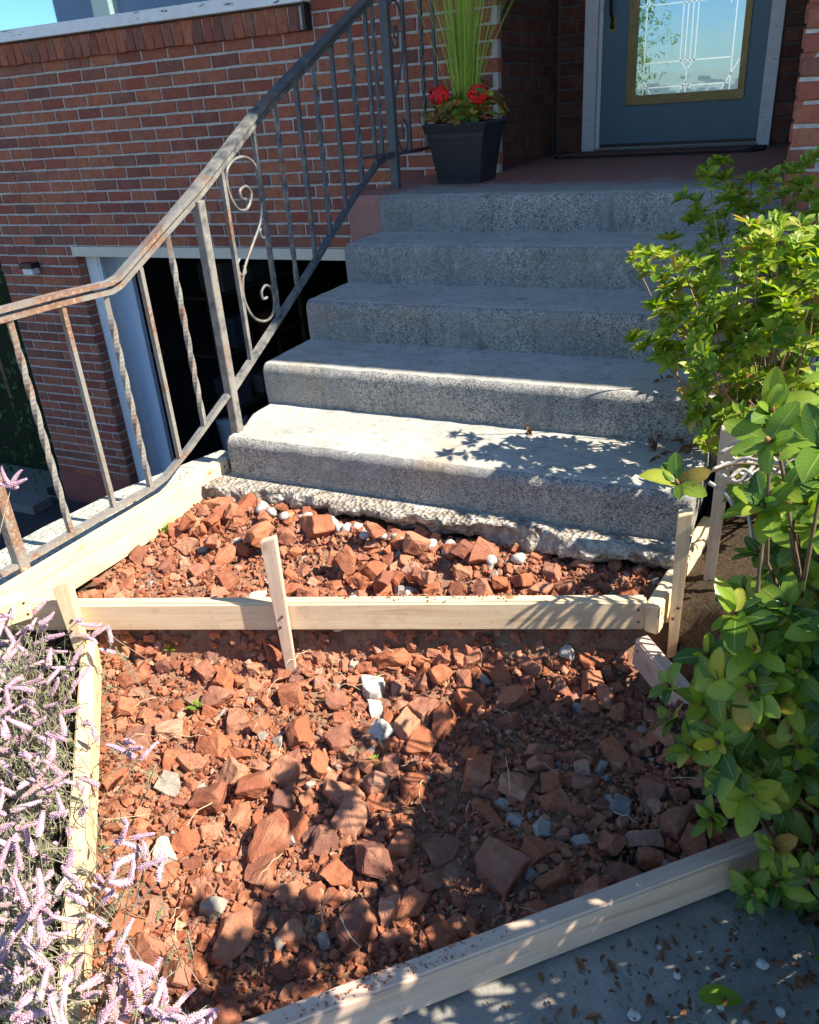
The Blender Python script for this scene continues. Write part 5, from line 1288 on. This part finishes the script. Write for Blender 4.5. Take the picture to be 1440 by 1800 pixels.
for i, P in enumerate(HEX):
    P = Vector(P)
    out_ = Vector((.5, .2, 0)) if rp.random() < .45 else Vector((rp.gauss(0, .7), rp.gauss(0, .7), 0))
    d = (out_+Vector((rp.gauss(0, .45), rp.gauss(0, .45), rp.uniform(.15, .9)))).normalized()
    L = rp.uniform(.036, .064)
    if i == len(HEX)-1:
        for q in range(5):
            d = Vector((.55*math.cos(q*1.1), .3*math.sin(q*1.9), .5*math.sin(q*1.1)+.25)).normalized()
            link('flower_spike', SPK[q], None, he, Matrix.Translation(P) @ frame(d, q) @ Matrix.Diagonal((.05, .06, .06, 1)))
        tw.tube([(-.08, -1.02, -.25), (.0, -.95, .08), P], [.002, .0017, .0012], 4); continue
    base = P-d*L*.5
    link('flower_spike', SPK[i % 6], None, he, Matrix.Translation(base) @ frame(d, rp.uniform(0, 6)) @ Matrix.Diagonal((L, .062*rp.uniform(.8, 1.2), .062*rp.uniform(.8, 1.2), 1)))
    gx = base.x-out_.x*rp.uniform(.05, .16); gy = base.y-out_.y*rp.uniform(.05, .16)
    if d_left(gx, gy) > -.03:
        gx += .10*-.85; gy += .10*-.5
    foot = Vector((gx, gy, -.28)); mid = foot.lerp(base, .6)+Vector((rp.gauss(0, .02), rp.gauss(0, .02), .02))
    path = catmull([foot, mid, base, base+d*L*.8], 5)
    tw.tube(path, .0011, 4)
    for q in range(26):
        c0 = path[min(len(path)-5, 4+int(rp.random()*(len(path)-6)))]+Vector((rp.gauss(0, .002),)*3)
        dd = Vector((rp.gauss(0, 1), rp.gauss(0, 1), rp.gauss(.5, .7))).normalized(); s = rp.uniform(.006, .013); sd = dd.orthogonal().normalized()*.0012
        nd.add([c0-sd, c0+sd, c0+dd*s], [(0, 1, 2)])
for i in range(520):                            # non flowering shoots and old wood
    P = Vector(rp.choice(HE)); P.z -= rp.uniform(.02, .12); P.x += rp.gauss(-.02, .04); P.y += rp.gauss(-.01, .04)
    if d_left(P.x, P.y) > 0 and rp.random() < .8: continue
    d = Vector((rp.gauss(0, .6), rp.gauss(0, .6), 1)).normalized(); foot = P-d*rp.uniform(.08, .14); foot.z = max(foot.z, -.29)
    tw.tube([foot, foot.lerp(P, .5)+Vector((rp.gauss(0, .01), rp.gauss(0, .01), 0)), P], .0012, 4)
    for q in range(40):
        c0 = foot.lerp(P, rp.random()**.6)
        dd = (Vector((rp.gauss(0, 1), rp.gauss(0, 1), rp.gauss(0, 1)))+d*.8).normalized(); s = rp.uniform(.007, .014); sd = dd.orthogonal().normalized()*.0012
        nd.add([c0-sd, c0+sd, c0+dd*s], [(0, 1, 2)])
nd.build('foliage', M_HN, he, kind='stuff', fix=False)
tw.build('stem', mk_flat('heather_wood', (.27, .23, .19), .9, .2, 0, .3, 60), he, True, fix=False)

# ---- dark hedge beyond the garage pier
M_HG = mk_leaf('hedge_leaf', [(0, (.03, .07, .02)), (.6, (.05, .11, .03)), (1, (.10, .15, .04))], .2, .5)
HL = leaf_mesh('hedge_leaf', .45, .3, .1, False, M_HG, 3, 3)
hg = thing('hedge', 'dark shaded hedge beyond the left corner of the brick house', 'hedge', (-5.2, 3.0, -1.86))
par = []
for _ in range(3800):
    P = Vector((rp.uniform(-8.2, -3.98), 2.75+rp.gauss(0, .25)+.2*noise.noise(Vector((_*.37, 0, 0))), rp.uniform(-1.75, 1.0)))
    par.append((HL, Matrix.Translation(P) @ rot_rand(rp, 1.2) @ Matrix.Scale(rp.uniform(.05, .085), 4)))
mat_join(par).build('foliage', M_HG, hg, True, kind='stuff', fix=False)
b = MB()
for i in range(16):
    x = -8+i*.26; b.tube([(x, 2.95, -1.86), (x+.03, 2.9, -.8), (x, 2.95, .7)], [.03, .022, .01], 6)
b.build('trunk', M_AZST, hg, True)
boxpart('hedge_core', (-8.1, 2.9, -1.86), (-4.1, 3.6, .75), mk_flat('hedge_inner', (.02, .03, .012), .95), hg)

# ---- street tree (mirrored in the door glass)
tr = thing('street_tree', 'loose leafy tree across the street mirrored in the door glass', 'tree', (-3.6, -15, -1.86))
b = MB(); b.tube(catmull([(-3.6, -15, -1.86), (-3.55, -15, 0), (-3.7, -15.1, 1.6), (-3.6, -15, 4)], 4), [.16]*6+[.10]*7, 8)
for i in range(8):
    a = i*.8; b.tube([(-3.6, -15, 1.0+i*.3), (-3.6+math.cos(a)*.7, -15+math.sin(a)*.7, 1.9+i*.33)], [.05, .015], 5)
b.build('trunk', M_AZST, tr, True)
par = []
for _ in range(3000):
    v = Vector((rp.gauss(0, .5), rp.gauss(0, .6), rp.gauss(0, 1.1)))
    par.append((HL, Matrix.Translation(Vector((-3.6, -15, 2.2))+v) @ rot_rand(rp, 1.2) @ Matrix.Scale(rp.uniform(.10, .18), 4)))
mat_join(par).build('crown', M_AZ, tr, True, kind='stuff', fix=False)

# ---- fallen leaves, weeds
M_DL = mk_flat('dead_leaf', (.16, .075, .04), .8, .2, 0, .4, 60)
DLM = leaf_mesh('dead_leaf', .5, .8, .5, False, M_DL, 9, 4)
for (x, y, z, n, lb) in [(1.359,.151+.6,.446,4,'curled brown leaf cluster on the third step near the azalea'),(1.412,.477,.292,3,'small dead leaf scrap on the second step'),
                         (1.448,.288,.141,7,'largest clump of dead azalea leaves on the lowest step'),(1.471,.205,.141,4,'reddish dead leaf on the lowest step just below the large clump'),
                         (1.535,.300,.141,5,'dead leaf clump on the lowest step nearest the tall stake'),(1.054,.322,.141,3,'little brown leaf against the second riser in mid tread')]:
    if z > .4: y = .80
    t = thing('fallen_leaves', lb, 'leaves', (x, y, z))
    for q in range(n):
        link('leaf', DLM, None, t, Matrix.Translation((x+rp.gauss(0, .012), y+rp.gauss(0, .010), z+.008+.004*q)) @ rot_rand(rp, .7) @ Matrix.Scale(rp.uniform(.022, .036), 4))
t = thing('fallen_leaf', 'bright green leaf sprig on the lowest step near the stakes', 'leaf', (1.509, .074, .141))
for q in range(3): link('leaf', AZL[q], None, t, Matrix.Translation((1.500, .09, .150)) @ Matrix.Rotation(q*1.3, 4, 'Z') @ Matrix.Rotation(-.2, 4, 'Y') @ Matrix.Scale(.034, 4))
t = thing('fallen_leaf', 'fallen broad green leaf lying on the old concrete walk', 'leaf', (1.836, -1.10, -.295))
link('leaf', RHL[1], None, t, Matrix.Translation((1.80, -1.09, -.285)) @ Matrix.Rotation(.4, 4, 'Z') @ Matrix.Scale(.075, 4))
M_WD = mk_leaf('weed_leaf', [(0, (.12, .26, .03)), (1, (.20, .34, .04))], .3, .5)
WL = leaf_mesh('weed_leaf', .4, .3, .2, False, M_WD, 4, 4)
for x, y, s, lb in [(.009,-.300,.030,'green weed sprig among bricks beside the long left board'),(1.023,-.812,.022,'tiny bright weed in the middle of the lower bed'),
                    (.483,-.802,.030,'green weed sprig between bricks near the heather'),(.477,-.555,.024,'small weed in the shade under the cross board'),(.30,-.68,.022,'little weed by the corner of the heather board')]:
    z = soil_z(x, y)+.02; t = thing('weed', lb, 'weed', (x, y, z)); out = []
    whorl(rp, Vector((x, y, z)), Vector((0, 0, 1)), 7, s, .9, out, [WL]); whorl(rp, Vector((x, y, z+.01)), Vector((.2, 0, 1)), 5, s*.7, .5, out, [WL])
    for me, M, l in out: link('leaf', me, None, t, M)
# leaf litter and grit on the walk
b = MB(); gl = []
for _ in range(420):
    s = rp.uniform(.35, 1.0); tt = rp.uniform(.06, .5); P = Vector((CX0, CY0, -.292))+b1*s+bn*tt
    gl.append((rp.choice(SM), Matrix.Translation(P) @ rot_rand(rp, 1) @ Matrix.Scale(rp.uniform(.0015, .006), 4)))
for _ in range(240):
    s = min(1.4, rp.uniform(.5, 1.0)+rp.random()**2*.4); tt = rp.uniform(.05, .60); P = Vector((CX0, CY0, -.286))+b1*s+bn*tt
    gl.append((DLM, Matrix.Translation(P) @ rot_rand(rp, .5) @ Matrix.Scale(rp.uniform(.012, .028), 4)))
stuff('leaf_litter', mat_join(gl), M_DL, 'brown leaf litter and grit on the old walk under the bush', 'litter')
